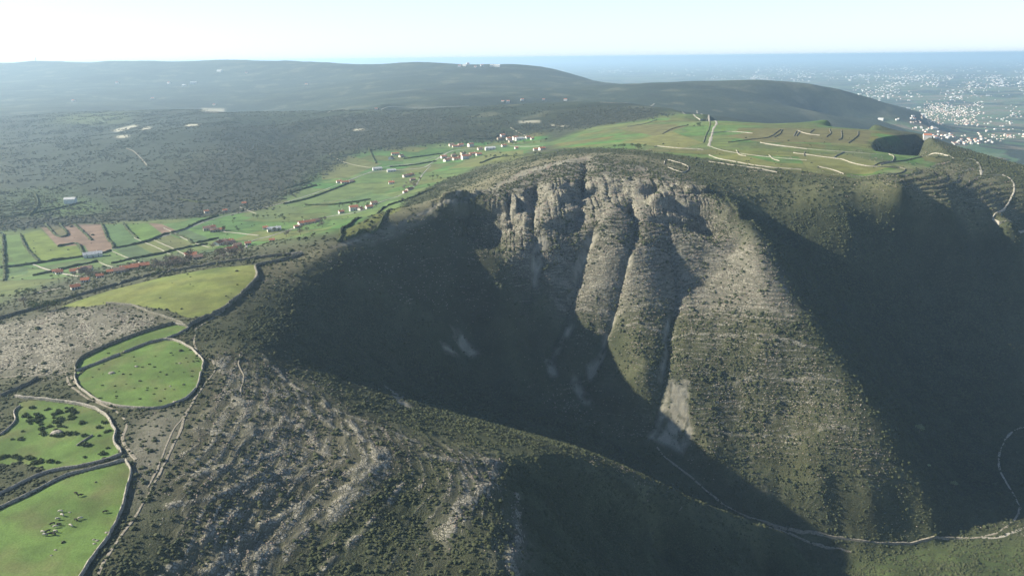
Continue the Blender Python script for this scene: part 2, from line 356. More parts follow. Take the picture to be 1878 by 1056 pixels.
setr([(420,700),(560,740),(660,800),(700,870),(600,980),(420,1080),(300,1080),(330,900),(380,760)], DRY*1.05, .72, .55, .7)
setr([(920,850),(1240,920),(1560,1056),(1300,1100),(1000,1100)], SCRUB, .22, .85)
setr([(700,760),(850,805),(1000,838),(1240,905),(1430,965),(1380,985),(1230,930),(1000,862),(860,832),(760,800)], OLIVE*1.5, .25, .6, .9)  # crest strip coloured lighter, standing in for sunlight along the ridge
setr([(1400,985),(1600,1000),(1878,985),(1950,1100),(1600,1100)], col((.07,.10,.035)), .12, .95)
# headwall and spur
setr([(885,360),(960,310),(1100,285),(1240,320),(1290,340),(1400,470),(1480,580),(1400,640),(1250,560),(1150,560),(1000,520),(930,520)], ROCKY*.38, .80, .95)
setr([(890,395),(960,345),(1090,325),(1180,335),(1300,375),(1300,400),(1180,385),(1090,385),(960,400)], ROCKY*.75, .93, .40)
setr([(1150,560),(1250,540),(1450,590),(1550,700),(1640,830),(1700,960),(1500,950),(1330,880),(1250,800),(1260,690),(1150,680)], OLIVE*.95, .66, 1.0)
setr([(1270,800),(1600,860),(1640,960),(1400,965),(1300,900)], OLIVE*.9, .25, .9)
setr([(1320,880),(1440,900),(1600,950),(1680,985),(1450,970),(1340,930)], SCRUB*1.1, .05, 1.0)
setr([(1080,430),(1170,440),(1160,560),(1090,640),(1040,620)], None, .75, .35, .7)
setr([(1000,480),(1500,520),(1480,570),(1200,560),(1010,540)], ROCKY*.7, .8, .35, .7)
# left wall: scrub cover, darkened to paint in more of its shade
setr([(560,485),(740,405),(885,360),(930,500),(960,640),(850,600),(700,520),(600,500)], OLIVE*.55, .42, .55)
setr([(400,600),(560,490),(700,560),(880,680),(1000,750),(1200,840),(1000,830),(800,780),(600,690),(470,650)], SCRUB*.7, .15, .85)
# valley on the right: dense scrub, darkened further to deepen the shade; terraced nose
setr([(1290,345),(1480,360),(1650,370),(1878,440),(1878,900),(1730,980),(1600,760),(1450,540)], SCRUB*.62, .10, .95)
setr([(1270,320),(1500,330),(1680,300),(1740,292),(1800,310),(1870,350),(1880,440),(1700,385),(1500,370),(1320,360)], OLIVE*1.25, .35, .6)  # nose cover brightened so that it looks sunlit
# grass strip behind the rim, dry
setr([(550,462),(660,420),(780,370),(900,320),(1000,290),(1080,280),(1200,290),(1300,330),(1100,285),(960,310),(880,352),(740,400),(640,445),(556,480)], DRY*1.15, .30, .2)
setr([(690,440),(850,372),(960,312),(1080,286),(1090,290),(970,318),(880,362),(740,408),(640,450)], ROCKY*.95, .7, .1, .9, .5, 2)
setr([(700,410),(860,330),(960,290),(940,315),(860,350),(760,395)], DRY*1.3, .12, .15)
setr([(480,487),(560,470),(660,440),(560,490),(480,530),(400,590),(375,592),(440,545)], DRY, .40, .45)
# valley farmland: strip plots laid across the valley, each worked differently, with grown-over edges
def plots(sh_):
    u = GX*.94-GY*.34 + 5*nB; v_ = GX*.34+GY*.94 + 5*nB
    a = np.floor(v_/52); b2 = np.floor(u/(95+30*np.sin(a*7.3))+np.sin(a*12.9)*4)
    hsh = PERM[(a.astype(int)*57+b2.astype(int)*131) & 4095]/4095.0; h2 = PERM[(a.astype(int)*19+b2.astype(int)*77+900) & 4095]/4095.0
    f = np.stack([.72+.62*h2, .78+.38*hsh, .75+.45*h2*hsh], -1).astype(np.float32)
    e1 = np.abs(v_/52-np.round(v_/52))*52; f *= (1-.45*np.exp(-(e1/1.6)**2))[..., None]
    return f
for k, c in (('valley', VAL), ('plateau', col((.106,.155,.050)))):
    m = soft(PM[k], 3); cov[:] = mixc(cov, c*(1+0.25*nB[..., None])*plots(nB.shape), m); rock[:] = rock*(1-m); scr[:] = scr*(1-m*.97)
mpl = soft(PM['plateau'], 3)*sstep(0.0, 0.35, nA+0.4*nB); cov[:] = mixc(cov, OLIVE*1.1, mpl*.4); rock[:] += mpl*.35
setr([(0,580),(130,548),(280,512),(420,485),(560,462),(640,440),(640,420),(540,440),(420,455),(300,470),(180,492),(60,530),(0,545)], col((.085,.09,.055)), .15, .3, .85)
setr([(600,440),(700,395),(900,310),(1000,270),(1010,285),(900,325),(760,385),(650,432)], OLIVE*1.1, .1, .4, .7)
# fields of the valley floor
FLD = [([(37,431),(75,421),(106,453),(140,450),(153,469),(75,481),(61,469)],(.115,.215,.04)), ([(7,431),(36,431),(73,481),(27,489),(24,475),(7,462)],(.085,.19,.045)),
 ([(75,417),(110,411),(187,411),(198,438),(208,453),(200,460),(164,465),(155,450),(106,452)],(.17,.165,.10)), ([(82,412),(112,412),(123,431),(106,433)],(.10,.13,.05)),
 ([(191,412),(227,411),(246,435),(263,443),(210,457),(205,448),(196,431)],(.07,.17,.05)), ([(227,411),(269,409),(300,429),(263,443),(246,435)],(.09,.21,.04)),
 ([(273,409),(297,411),(324,423),(300,431)],(.165,.16,.095)), ([(297,411),(375,402),(385,406),(341,423),(324,423)],(.08,.19,.05)),
 ([(0,492),(50,490),(52,502),(0,507)],(.07,.16,.05)), ([(70,490),(155,475),(180,480),(90,500)],(.08,.16,.05)), ([(190,472),(208,460),(250,478),(210,486)],(.09,.19,.05)),
 ([(212,458),(245,449),(290,467),(252,478)],(.065,.14,.05)), ([(248,448),(285,438),(322,460),(290,467)],(.11,.18,.05)), ([(285,438),(310,430),(355,447),(322,460)],(.10,.155,.05)),
 ([(312,428),(345,422),(392,440),(358,446)],(.07,.15,.055)), ([(520,375),(560,340),(600,355),(640,340),(690,350),(600,372)],(.09,.18,.05)), ([(590,300),(640,285),(700,300),(640,325),(590,330)],(.11,.17,.05)),
 ([(600,375),(680,352),(730,362),(690,385),(610,395)],(.075,.17,.05)), ([(740,290),(820,280),(830,290),(780,305),(740,305)],(.085,.19,.05)), ([(820,310),(900,280),(960,275),(960,290),(880,305)],(.115,.18,.05)),
 ([(440,395),(520,375),(560,380),(500,405)],(.085,.16,.05)), ([(620,430),(680,400),(730,380),(735,385),(660,430),(630,438)],(.12,.19,.045)), ([(650,245),(720,240),(800,238),(850,250),(760,262),(650,262)],(.07,.13,.04)),
 ([(1140,262),(1230,240),(1290,262),(1240,275)],(.14,.20,.055)), ([(1310,286),(1360,284),(1430,300),(1380,306)],(.13,.19,.05)), ([(1460,282),(1560,285),(1640,305),(1600,318),(1480,310)],(.125,.185,.055)), ([(1330,250),(1430,235),(1600,240),(1590,265),(1400,262)],(.11,.145,.05)),
 ([(1130,236),(1200,228),(1260,232),(1200,250)],(.11,.15,.05))]
for p, c in FLD:
    m = reg(p, 0.06); cov[m] = col(c)*col((1.12, .80, .95))*(1+0.10*nB[m][:, None]); rock[m] = 0
for k, c, r_ in (('yellow', YELLOW, .04), ('pen', GRASS, .05), ('strip', GRASS, .05), ('bushy', GRASS*.95, .04), ('low', GRASS*1.08, .0)):
    m = PM[k]; yv = np.clip(.08+1.0*fbm(GX[m], GY[m], 16, 4, 67), 0, .8); cov[m] = mixc(np.broadcast_to(c, (int(m.sum()), 3)), col((.125,.125,.052)), yv)*(1+0.20*nB[m][:, None]+0.16*fbm(GX[m], GY[m], 5, 2, 66)[:, None]); rock[m] = r_; scr[m] = .03
cov[PM['yellow']] *= np.array([1, 1, 1])*1.0
yl = PM['yellow']; cov[yl] = mixc(cov[yl], GRASS*.9, np.clip(.3+.8*nA[yl], 0, .8))
# old terraces round the nose of the plateau
tr = soft(reg([(1600,330),(1660,300),(1740,292),(1800,310),(1870,350),(1880,440),(1700,390),(1620,370)], 1.0), 4)
f2 = (B0+.8*fbm(GX, GY, 50, 2, 95))/4.2; f2 -= np.floor(f2); H += tr*(sstep(.5, .9, f2)-f2)*2.0
tb = tr*np.exp(-((f2-.7)/.13)**2); rock[:] = rock*(1-.75*tb)+.75*tb; cov[:] = mixc(cov, DRY*1.2, tr*(f2 < .5)*.55); scr[:] = scr*(1-.45*tr*(f2 < .5))
# thin beds cropping out in parallel lines: across the headwall and spur, and round the near slope
for reg_pts, per, wdt, amt in (([(885,372),(1000,330),(1180,330),(1290,345),(1400,470),(1500,600),(1620,790),(1700,950),(1500,960),(1300,870),(1230,760),(1100,720),(1000,620),(930,520)], 3.3, .15, .55),
                               ([(395,645),(560,700),(760,790),(912,838),(900,960),(830,1062),(330,1062),(300,900),(350,760)], 1.7, .13, .52)):
    tr = soft(reg(reg_pts, 1.0), 4); f2 = (B0 + (1.6 if per > 3 else .5)*fbm(GX, GY, 55, 3, 96) + (1.0 if per > 3 else .5)*fbm(GX, GY, 14, 3, 97))/per; f2 -= np.floor(f2)
    brk = np.clip(.55+1.5*fbm(GX, GY, 24, 3, 98), 0, 1); tb = tr*brk*np.exp(-((f2-.6)/wdt)**2)*amt
    gap = tr*np.exp(-((f2-.1)/.25)**2)*(.45 if per < 3 else .22)
    rock[:] = rock*(1-tb)+1.05*tb; cov[:] = mixc(cov, ROCKY*.7, tb*.6); scr[:] = scr*(1-.8*tb); rock[:] = rock*(1-gap); cov[:] = mixc(cov, OLIVE*.75, gap); H += (.3 if per < 3 else .15)*tb
# limestone bands cropping out along the contours of the near slope
BANDS = [([(398,655),(420,700),(448,755),(466,800)],3.0),([(700,832),(672,862),(640,905),(580,960),(500,1010),(420,1062)],5.0),([(905,845),(890,890),(850,930),(815,985)],3.2),([(590,735),(640,772),(682,825),(722,872)],2.5),
 ([(440,735),(520,762),(570,800),(600,840)],2.5),([(560,862),(480,902),(410,960),(330,1022),(280,1062)],2.4),([(600,885),(540,932),(450,985),(380,1045)],2.0),
 ([(945,905),(950,960),(940,1020),(950,1062)],2.2),([(430,690),(500,720),(560,745),(640,800)],2.2),([(360,790),(420,800),(500,790),(560,770)],2.2),([(340,870),(400,860),(480,840),(540,830)],2.4),([(310,930),(380,915),(460,880),(520,860)],2.0),([(760,830),(820,842),(880,842),(912,846)],3.0),
 ([(740,880),(700,940),(640,1000),(580,1062)],1.8),([(480,655),(560,720),(660,770),(780,815)],1.8),
 ([(1000,500),(1150,510),(1300,505),(1440,530)],2.2),([(1010,545),(1150,560),(1300,560),(1460,585)],1.6),([(1290,440),(1350,470),(1410,500)],2.0),([(930,470),(1000,462),(1100,470),(1250,468),(1380,455)],1.6),([(1100,600),(1250,610),(1400,615),(1500,640)],1.3),([(1250,700),(1400,690),(1540,700)],1.2),([(1290,790),(1400,800),(1600,790)],1.2)]
for pts, wb in BANDS:
    P = smooth_line(pts, 8, B0, 1.5); D, S, L_ = seg_dist(P, .6*GX+.4*WX, .6*GY+.4*WY, wb*5)
    m = np.where(D < wb*5, np.exp(-(D/wb)**2)*np.clip(.75+1.8*fbm(GX, GY, 9, 2, 91), 0, 1), 0)
    rock[:] = rock*(1-m)+1.0*m; scr[:] = scr*(1-.8*m); cov[:] = mixc(cov, ROCKY*.8, m*.6); H += .5*m
# woods on the hillside beyond the valley
WOODS = [(0,405),(120,395),(200,400),(390,388),(440,380),(510,350),(560,315),(590,288),(650,272),(720,262),(800,248),(860,238),(1000,228),(1060,205),(1180,200),(1230,212),(1160,222),(1060,235),(1000,240),(860,262),(800,262),(640,285),(560,340),(480,385),(200,408),(0,425)]
W2 = [(200,400),(300,330),(430,260),(480,225),(560,235),(620,215),(800,205),(860,225),(800,250),(600,285),(550,330),(430,390)]
for p in (WOODS, W2): setr(p, col((.036,.041,.029)), .03, .0)
setr([(0,215),(200,212),(380,205),(430,225),(300,330),(200,395),(0,400)], col((.034,.046,.032)), 0, .04, .95)
setr([(430,225),(520,232),(545,262),(520,285),(440,275),(380,262),(400,235)], col((.022,.030,.026)), 0, .9)  # hollow painted darker than the woods to stand in for its shade
setr([(0,350),(130,340),(130,395),(0,400)], col((.06,.09,.04)), .02, .6); setr([(85,365),(150,360),(200,385),(100,400)], VAL*.85, 0, .3)
setr([(100,212),(230,205),(230,225),(110,228)], col((.10,.13,.055)), .1, .3)
for p in ([(208,236),(250,226),(252,231),(212,241)],[(258,233),(275,230),(276,235),(260,237)],[(370,200),(412,200),(412,204),(370,204)],[(340,226),(368,226),(366,230),(342,231)],[(650,237),(668,236),(668,239),(650,240)],[(950,222),(990,221),(990,226),(952,226)],[(1010,228),(1040,230),(1040,233),(1012,232)],[(215,248),(235,246),(235,251),(215,252)]):
    setr(p, ROCKY*1.4, .5, .1, .9, .9, 1)
# scree runs and bare rock
SCREE = [[(1040,585),(1052,590),(1035,625),(1018,660),(1012,650),(1028,615)],[(1128,560),(1136,562),(1122,600),(1112,625),(1106,620)],[(1228,570),(1236,572),(1226,630),(1216,690),(1208,688),(1220,620)],[(700,700),(740,730),(760,750),(735,745)],[(985,415),(1003,412),(1004,440),(992,480),(985,520),(975,518),(972,470),(980,430)],[(1075,425),(1098,418),(1085,450),(1068,490),(1050,520),(1045,515),(1060,460)],[(1158,452),(1165,448),(1158,480),(1148,505),(1142,500),(1150,470)],
 [(1105,630),(1112,632),(1100,655),(1090,675),(1080,690),(1072,662),(1085,655)],[(1230,690),(1262,700),(1266,760),(1272,800),(1255,830),(1215,812),(1188,795),(1208,770),(1216,720)],
 [(1408,760),(1440,755),(1415,775),(1408,792)],[(1360,885),(1400,886),(1445,908),(1400,898)],[(830,600),(850,610),(880,640),(862,648),(835,620)],[(800,620),(830,632),(845,650),(815,640)],[(1000,660),(1015,650),(1020,690),(1005,690)],[(1045,680),(1060,690),(1095,740),(1070,735),(1045,700)],
 [(640,440),(700,420),(760,395),(830,365),(885,345),(830,375),(740,408),(680,432),(600,462)]]
scree = np.zeros(H.shape, np.float32)
for p in SCREE:
    m = soft(reg(p, 0.9), 1)*np.clip(.95+1.9*fbm(GX, GY, 11, 4, 71, .6), 0, 1)*(1.0 if p[0][0] not in (1360, 1408) else .55); scree = np.maximum(scree, m)
cov[:] = mixc(cov, col((.25,.233,.182)), scree*.9); rock *= 1-scree; scr *= 1-scree
for p in ([(1075,300),(1062,380),(1050,430)],):
    pass
# ------------------------------------------------------------------ node helper
def mat(name):
    m = bpy.data.materials.new(name); m.use_nodes = True; t = m.node_tree
    b = t.nodes['Principled BSDF']; b.inputs['Roughness'].default_value = 0.95; b.inputs['Specular IOR Level'].default_value = 0.15
    return m, t, b
def N(t, kind, **kw):
    n_ = t.nodes.new(kind)
    for k, v in kw.items():
        if k.startswith('i_'):
            key_ = k[2:]; n_.inputs[int(key_) if key_.isdigit() else key_].default_value = v
        else: setattr(n_, k, v)
    return n_
def math_(t, op, a, b=None, c=None):
    n_ = t.nodes.new('ShaderNodeMath'); n_.operation = op
    for i, v in enumerate((a, b, c)):
        if v is None: continue
        if isinstance(v, (int, float)): n_.inputs[i].default_value = v
        else: t.links.new(v, n_.inputs[i])
    return n_.outputs[0]
def noise(t, vec, scale, detail=2, rough=.5):
    n_ = N(t, 'ShaderNodeTexNoise', i_Scale=scale, i_Detail=detail, i_Roughness=rough)
    t.links.new(vec, n_.inputs['Vector']); return n_.outputs[0]
def mixcol(t, f, a, b, blend='MIX'):
    n_ = t.nodes.new('ShaderNodeMix'); n_.data_type = 'RGBA'; n_.blend_type = blend
    for i, v in ((0, f), (6, a), (7, b)):
        if isinstance(v, (int, float)): n_.inputs[i].default_value = v
        elif isinstance(v, tuple): n_.inputs[i].default_value = v
        else: t.links.new(v, n_.inputs[i])
    return n_.outputs[2]
def ramp(t, v, a, b, c=0.0, d=1.0):
    n_ = N(t, 'ShaderNodeMapRange', interpolation_type='SMOOTHSTEP')
    for i, x in enumerate((v, a, b, c, d)):
        if isinstance(x, (int, float)): n_.inputs[i].default_value = x
        else: t.links.new(x, n_.inputs[i])
    return n_.outputs[0]
def attr(t, name): return N(t, 'ShaderNodeAttribute', attribute_name=name)

GM, t, b = mat('ground_cover')
L = t.links.new
geo = N(t, 'ShaderNodeNewGeometry'); pos = geo.outputs['Position']
sep = N(t, 'ShaderNodeSeparateXYZ'); L(pos, sep.inputs[0])
bed = attr(t, 'bed').outputs['Fac']; rk = attr(t, 'rock').outputs['Fac']; cv = attr(t, 'cover').outputs['Color']; sk = attr(t, 'scrub').outputs['Fac']
cb = N(t, 'ShaderNodeCombineXYZ'); L(math_(t, 'MULTIPLY', sep.outputs[0], .09), cb.inputs[0]); L(math_(t, 'MULTIPLY', sep.outputs[1], .09), cb.inputs[1]); L(math_(t, 'MULTIPLY', bed, .62), cb.inputs[2])
n1 = noise(t, cb.outputs[0], 1.0, 2, .6); n2 = noise(t, pos, .33, 3, .62); n3 = noise(t, pos, 1.3, 2, .6); n5 = noise(t, pos, .05, 3, .55)
cb2 = N(t, 'ShaderNodeCombineXYZ'); L(math_(t, 'MULTIPLY', sep.outputs[0], .018), cb2.inputs[0]); L(math_(t, 'MULTIPLY', sep.outputs[1], .018), cb2.inputs[1]); L(math_(t, 'MULTIPLY', bed, .95), cb2.inputs[2])
n6 = noise(t, cb2.outputs[0], 1.0, 3, .65)
v = math_(t, 'ADD', math_(t, 'ADD', math_(t, 'MULTIPLY', n1, .28), math_(t, 'MULTIPLY', n2, .18)), math_(t, 'ADD', math_(t, 'MULTIPLY', n3, .12), math_(t, 'MULTIPLY', n6, .42)))
thr = math_(t, 'SUBTRACT', .685, math_(t, 'MULTIPLY', rk, .27))
rm = ramp(t, v, thr, math_(t, 'ADD', thr, .035))
rm = math_(t, 'MULTIPLY', rm, ramp(t, rk, .0, .06))
wv = N(t, 'ShaderNodeVectorMath', operation='MULTIPLY_ADD'); nzc = N(t, 'ShaderNodeTexNoise', i_Scale=.25, i_Detail=2.0); L(pos, nzc.inputs['Vector']); L(nzc.outputs['Color'], wv.inputs[0]); wv.inputs[1].default_value = (4, 4, 4)
cb3 = N(t, 'ShaderNodeCombineXYZ'); L(sep.outputs[0], cb3.inputs[0]); L(sep.outputs[1], cb3.inputs[1]); L(math_(t, 'MULTIPLY', bed, 1.6), cb3.inputs[2]); L(cb3.outputs[0], wv.inputs[2])
vo = N(t, 'ShaderNodeTexVoronoi', feature='DISTANCE_TO_EDGE', i_Scale=.46); L(wv.outputs[0], vo.inputs['Vector'])
rm = math_(t, 'MULTIPLY', rm, ramp(t, vo.outputs['Distance'], .03, .12))
rockc = mixcol(t, n3, (.15, .14, .105, 1), (.37, .348, .28, 1))
rockc = mixcol(t, ramp(t, rk, .45, .95), mixcol(t, .42, rockc, (.17, .16, .12, 1)), rockc)
rockc = mixcol(t, ramp(t, n2, .38, .5, .55, 0), rockc, (.16, .15, .12, 1))
# low vegetation: dark clumps and paler dry tufts between
dk = ramp(t, n2, .50, .60)
gc = mixcol(t, math_(t, 'MULTIPLY', dk, math_(t, 'MULTIPLY', sk, .75)), cv, (.038, .048, .022, 1))
gc = mixcol(t, math_(t, 'MULTIPLY', ramp(t, n3, .52, .66), math_(t, 'MULTIPLY', sk, .45)), gc, (.115, .11, .065, 1))
hs = N(t, 'ShaderNodeHueSaturation'); L(gc, hs.inputs['Color']); L(ramp(t, n5, .3, .7, .8, 1.2), hs.inputs['Value'])
fin = mixcol(t, rm, hs.outputs[0], rockc)
fin2 = N(t, 'ShaderNodeHueSaturation'); L(fin, fin2.inputs['Color']); L(ramp(t, n3, .25, .75, .84, 1.16), fin2.inputs['Value'])
L(fin2.outputs[0], b.inputs['Base Color'])
bm_ = N(t, 'ShaderNodeBump', i_Strength=.9, i_Distance=.9); L(math_(t, 'ADD', math_(t, 'MULTIPLY', n3, math_(t, 'ADD', .12, math_(t, 'MULTIPLY', sk, .6))), math_(t, 'ADD', math_(t, 'MULTIPLY', rm, .8), math_(t, 'MULTIPLY', n1, math_(t, 'MULTIPLY', rk, 1.5)))), bm_.inputs['Height']); L(bm_.outputs[0], b.inputs['Normal'])

def grid_mesh(name, V, Q, m, attrs):
    me = bpy.data.meshes.new(name)
    me.vertices.add(len(V)); me.vertices.foreach_set('co', V.astype(np.float32).ravel())
    me.loops.add(Q.size); me.loops.foreach_set('vertex_index', Q.astype(np.int32).ravel())
    me.polygons.add(len(Q)); me.polygons.foreach_set('loop_start', np.arange(0, Q.size, 4, dtype=np.int32))
    me.update(calc_edges=True)
    for k, a in attrs.items():
        if a.ndim == 2: at = me.attributes.new(k, 'FLOAT_COLOR', 'POINT'); at.data.foreach_set('color', a.astype(np.float32).ravel())
        else: at = me.attributes.new(k, 'FLOAT', 'POINT'); at.data.foreach_set('value', a.astype(np.float32).ravel())
    me.materials.append(m)
    me.polygons.foreach_set('use_smooth', SMOOTH)
    o = bpy.data.objects.new(name, me); C.objects.link(o); return o
nr, nc = H.shape
SMOOTH = ~((slope > .38) & (RR < 1500) & (rock > .35))[:-1, :-1].ravel()
idx = np.arange(nr*nc).reshape(nr, nc)
Q = np.stack([idx[:-1, :-1], idx[:-1, 1:], idx[1:, 1:], idx[1:, :-1]], -1).reshape(-1, 4)
V = np.stack([GX, GY, H], -1).reshape(-1, 3)
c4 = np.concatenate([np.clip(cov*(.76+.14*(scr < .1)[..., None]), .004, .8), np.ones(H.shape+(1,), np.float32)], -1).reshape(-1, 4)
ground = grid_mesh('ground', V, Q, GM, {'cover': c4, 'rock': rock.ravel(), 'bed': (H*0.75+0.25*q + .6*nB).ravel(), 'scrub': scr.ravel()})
ground['kind'] = 'structure'
del V, Q, c4

# ------------------------------------------------------------------ the air
hz = bpy.data.materials.new('air'); hz.use_nodes = True; t = hz.node_tree; t.nodes.remove(t.nodes['Principled BSDF'])
pv = N(t, 'ShaderNodeVolumePrincipled', i_Density=HAZE_D, i_Anisotropy=HAZE_G); pv.inputs['Color'].default_value = HAZE_C
t.links.new(pv.outputs[0], t.nodes['Material Output'].inputs['Volume'])
zb, zt = float(H.min()) - 1, 188.0
S_ = 120000.0
me = bpy.data.meshes.new('haze'); vv = [(x, y, z) for x in (-S_, S_) for y in (-S_, S_) for z in (zb, zt)]
me.from_pydata(vv, [], [(0,1,3,2),(4,6,7,5),(0,4,5,1),(2,3,7,6),(0,2,6,4),(1,5,7,3)]); me.update(); me.materials.append(hz)
ho = bpy.data.objects.new('haze', me); C.objects.link(ho); ho['kind'] = 'stuff'; ho['label'] = 'pale blue haze over the hills and the plain'
hz.cycles.homogeneous_volume = True
# ------------------------------------------------------------------ bushes: scattered clumps too many to count
def leaf_mat(name, ca, cb_, cc):
    m, t, b = mat(name)
    g = N(t, 'ShaderNodeNewGeometry'); a = attr(t, 'tint')
    a.attribute_type = 'INSTANCER'
    nn = noise(t, g.outputs['Position'], 1.7, 2, .6)
    c = mixcol(t, a.outputs['Fac'], ca, cb_); c = mixcol(t, ramp(t, nn, .42, .62), c, cc)
    t.links.new(c, b.inputs['Base Color']); return m
def clump_points(dens_fn, rmin, rmax, amax, step):
    rows = np.where((rr > rmin) & (rr < rmax))[0][:-1]; out = []
    cols = np.where(np.abs(aa) < amax)[0][:-1]
    R0 = rr[rows][:, None]; dr = (rr[rows+1]-rr[rows])[:, None]; da = (aa[cols+1]-aa[cols])[None, :]
    area = dr*da*R0
    d = dens_fn(np.ix_(rows, cols))*area
    k = rng.random(d.shape) < d
    ri, ci = np.where(k); r = rr[rows[ri]] + rng.random(len(ri))*(rr[rows[ri]+1]-rr[rows[ri]]); a = aa[cols[ci]] + rng.random(len(ri))*(aa[cols[ci]+1]-aa[cols[ci]])
    x = r*a; y = r-ORG
    return x, y, samp(H, x, y)
def scatter(name, label, P, size, tint, m, sub=2, squash=.75, sink=.25, lumps=5, rough_=.55):
    me = bpy.data.meshes.new(name); me.vertices.add(len(P)); me.vertices.foreach_set('co', P.astype(np.float32).ravel())
    for k, a in (('size', size), ('tint', tint), ('spin', rng.random(len(P))*6.28)):
        at = me.attributes.new(k, 'FLOAT', 'POINT'); at.data.foreach_set('value', a.astype(np.float32))
    o = bpy.data.objects.new(name, me); C.objects.link(o)
    o['kind'] = 'stuff'; o['label'] = label
    ng = bpy.data.node_groups.new(name, 'GeometryNodeTree')
    ng.interface.new_socket('Geometry', in_out='INPUT', socket_type='NodeSocketGeometry'); ng.interface.new_socket('Geometry', in_out='OUTPUT', socket_type='NodeSocketGeometry')
    gi = ng.nodes.new('NodeGroupInput'); go = ng.nodes.new('NodeGroupOutput'); l = ng.links.new
    join = ng.nodes.new('GeometryNodeGeometryToInstance')
    for k in range(lumps):           # a few differently ragged clumps to draw from
        ic = ng.nodes.new('GeometryNodeMeshIcoSphere'); ic.inputs['Subdivisions'].default_value = sub; ic.inputs['Radius'].default_value = 1
        sp = ng.nodes.new('GeometryNodeSetPosition'); nz = ng.nodes.new('ShaderNodeTexNoise'); nz.noise_dimensions = '4D'
        nz.inputs['Scale'].default_value = 1.5; nz.inputs['Detail'].default_value = 3; nz.inputs['Roughness'].default_value = .75; nz.inputs['W'].default_value = k*7.7
        s1 = ng.nodes.new('ShaderNodeVectorMath'); s1.operation = 'SUBTRACT'; s1.inputs[1].default_value = (.5, .5, .5)
        s2 = ng.nodes.new('ShaderNodeVectorMath'); s2.operation = 'MULTIPLY'; s2.inputs[1].default_value = (rough_*4, rough_*4, rough_*3.0)
        l(nz.outputs['Color'], s1.inputs[0]); l(s1.outputs[0], s2.inputs[0]); l(s2.outputs[0], sp.inputs['Offset']); l(ic.outputs['Mesh'], sp.inputs['Geometry'])
        tr = ng.nodes.new('GeometryNodeTransform'); tr.inputs['Scale'].default_value = (1, 1, squash); tr.inputs['Translation'].default_value = (0, 0, sink)
        sm = ng.nodes.new('GeometryNodeSetMaterial'); sm.inputs['Material'].default_value = m
        l(sp.outputs[0], tr.inputs['Geometry']); l(tr.outputs[0], sm.inputs['Geometry']); l(sm.outputs[0], join.inputs[0])
    ip = ng.nodes.new('GeometryNodeInstanceOnPoints'); ip.inputs['Pick Instance'].default_value = True
    def na(nm):
        n_ = ng.nodes.new('GeometryNodeInputNamedAttribute'); n_.data_type = 'FLOAT'; n_.inputs['Name'].default_value = nm; return n_.outputs[0]
    cx = ng.nodes.new('ShaderNodeCombineXYZ'); l(na('spin'), cx.inputs[2])
    l(gi.outputs[0], ip.inputs['Points']); l(join.outputs[0], ip.inputs['Instance']); l(cx.outputs[0], ip.inputs['Rotation']); l(na('size'), ip.inputs['Scale'])
    l(ip.outputs[0], go.inputs[0])
    md = o.modifiers.new('scatter', 'NODES'); md.node_group = ng
    return o
BUSH = leaf_mat('scrub_leaves', (.030,.040,.018,1), (.078,.082,.042,1), (.048,.058,.027,1))
x, y, z = clump_points(lambda ix: np.clip(scr[ix]**1.5*.85*np.clip(.5+1.1*nB[ix]+1.3*fbm(GX[ix], GY[ix], 7, 2, 81), .03, 1.6)*sstep(900, 500, RR[ix])*(1-.55*rock[ix]), 0, 1.0), 340, 900, .74, 1)
P = np.stack([x, y, z], 1); print('INFO bushes', len(P))
scatter('scrub_bushes', 'low dark scrub bushes scattered over the near slopes', P, rng.uniform(.32, .75, len(P))*(1+.7*(rng.random(len(P)) < .12)), np.clip(rng.random(len(P))*.6+.45*fbm(P[:, 0], P[:, 1], 25, 3, 83)+.2, 0, 1), BUSH, squash=.6)
x, y, z = clump_points(lambda ix: np.clip(scr[ix]**1.4*0.34*np.clip(.5+1.1*nB[ix]+1.0*fbm(GX[ix], GY[ix], 12, 2, 82), .03, 1.8)*sstep(560, 850, RR[ix])*sstep(1500, 1250, RR[ix])*(1-.4*rock[ix]), 0, .5), 560, 1500, .74, 1)
P = np.stack([x, y, z], 1); print('INFO bushes far', len(P))
scatter('mountain_scrub', 'dark mountain scrub dotted over the amphitheatre walls and valley sides', P, rng.uniform(.45, 1.1, len(P))*(1+.8*(rng.random(len(P)) < .08)), rng.random(len(P)), BUSH)
# pale limestone blocks
SM_, t, b = mat('limestone_blocks'); g = N(t, 'ShaderNodeNewGeometry'); t.links.new(mixcol(t, noise(t, g.outputs['Position'], .8, 2), (.15,.093,.072,1), (.33,.305,.25,1)), b.inputs['Base Color'])
q2 = H + 1.2*fbm(GX, GY, 60, 2, 85); bnd = q2/2.6; bnd = np.exp(-((bnd-np.floor(bnd)-.5)/.11)**2)*np.clip(.6+1.6*fbm(GX, GY, 20, 2, 86), 0, 2)
x, y, z = clump_points(lambda ix: np.clip(np.clip(rock[ix]-.3, 0, 1)*(2.2*bnd[ix]+.06)*(steep[ix]*.6+.4)*(1+.6*cm[ix]), 0, .8), 340, 1400, .74, 1)
P = np.stack([x, y, z], 1); print('INFO rocks', len(P))
scatter('limestone_rocks', 'pale limestone rocks breaking out of the slopes', P, rng.uniform(.25, .75, len(P))*np.interp(P[:, 1], [200, 500, 900], [.62, .9, 1.25]), rng.random(len(P)), SM_, 1, .6, .1, 4, .35)
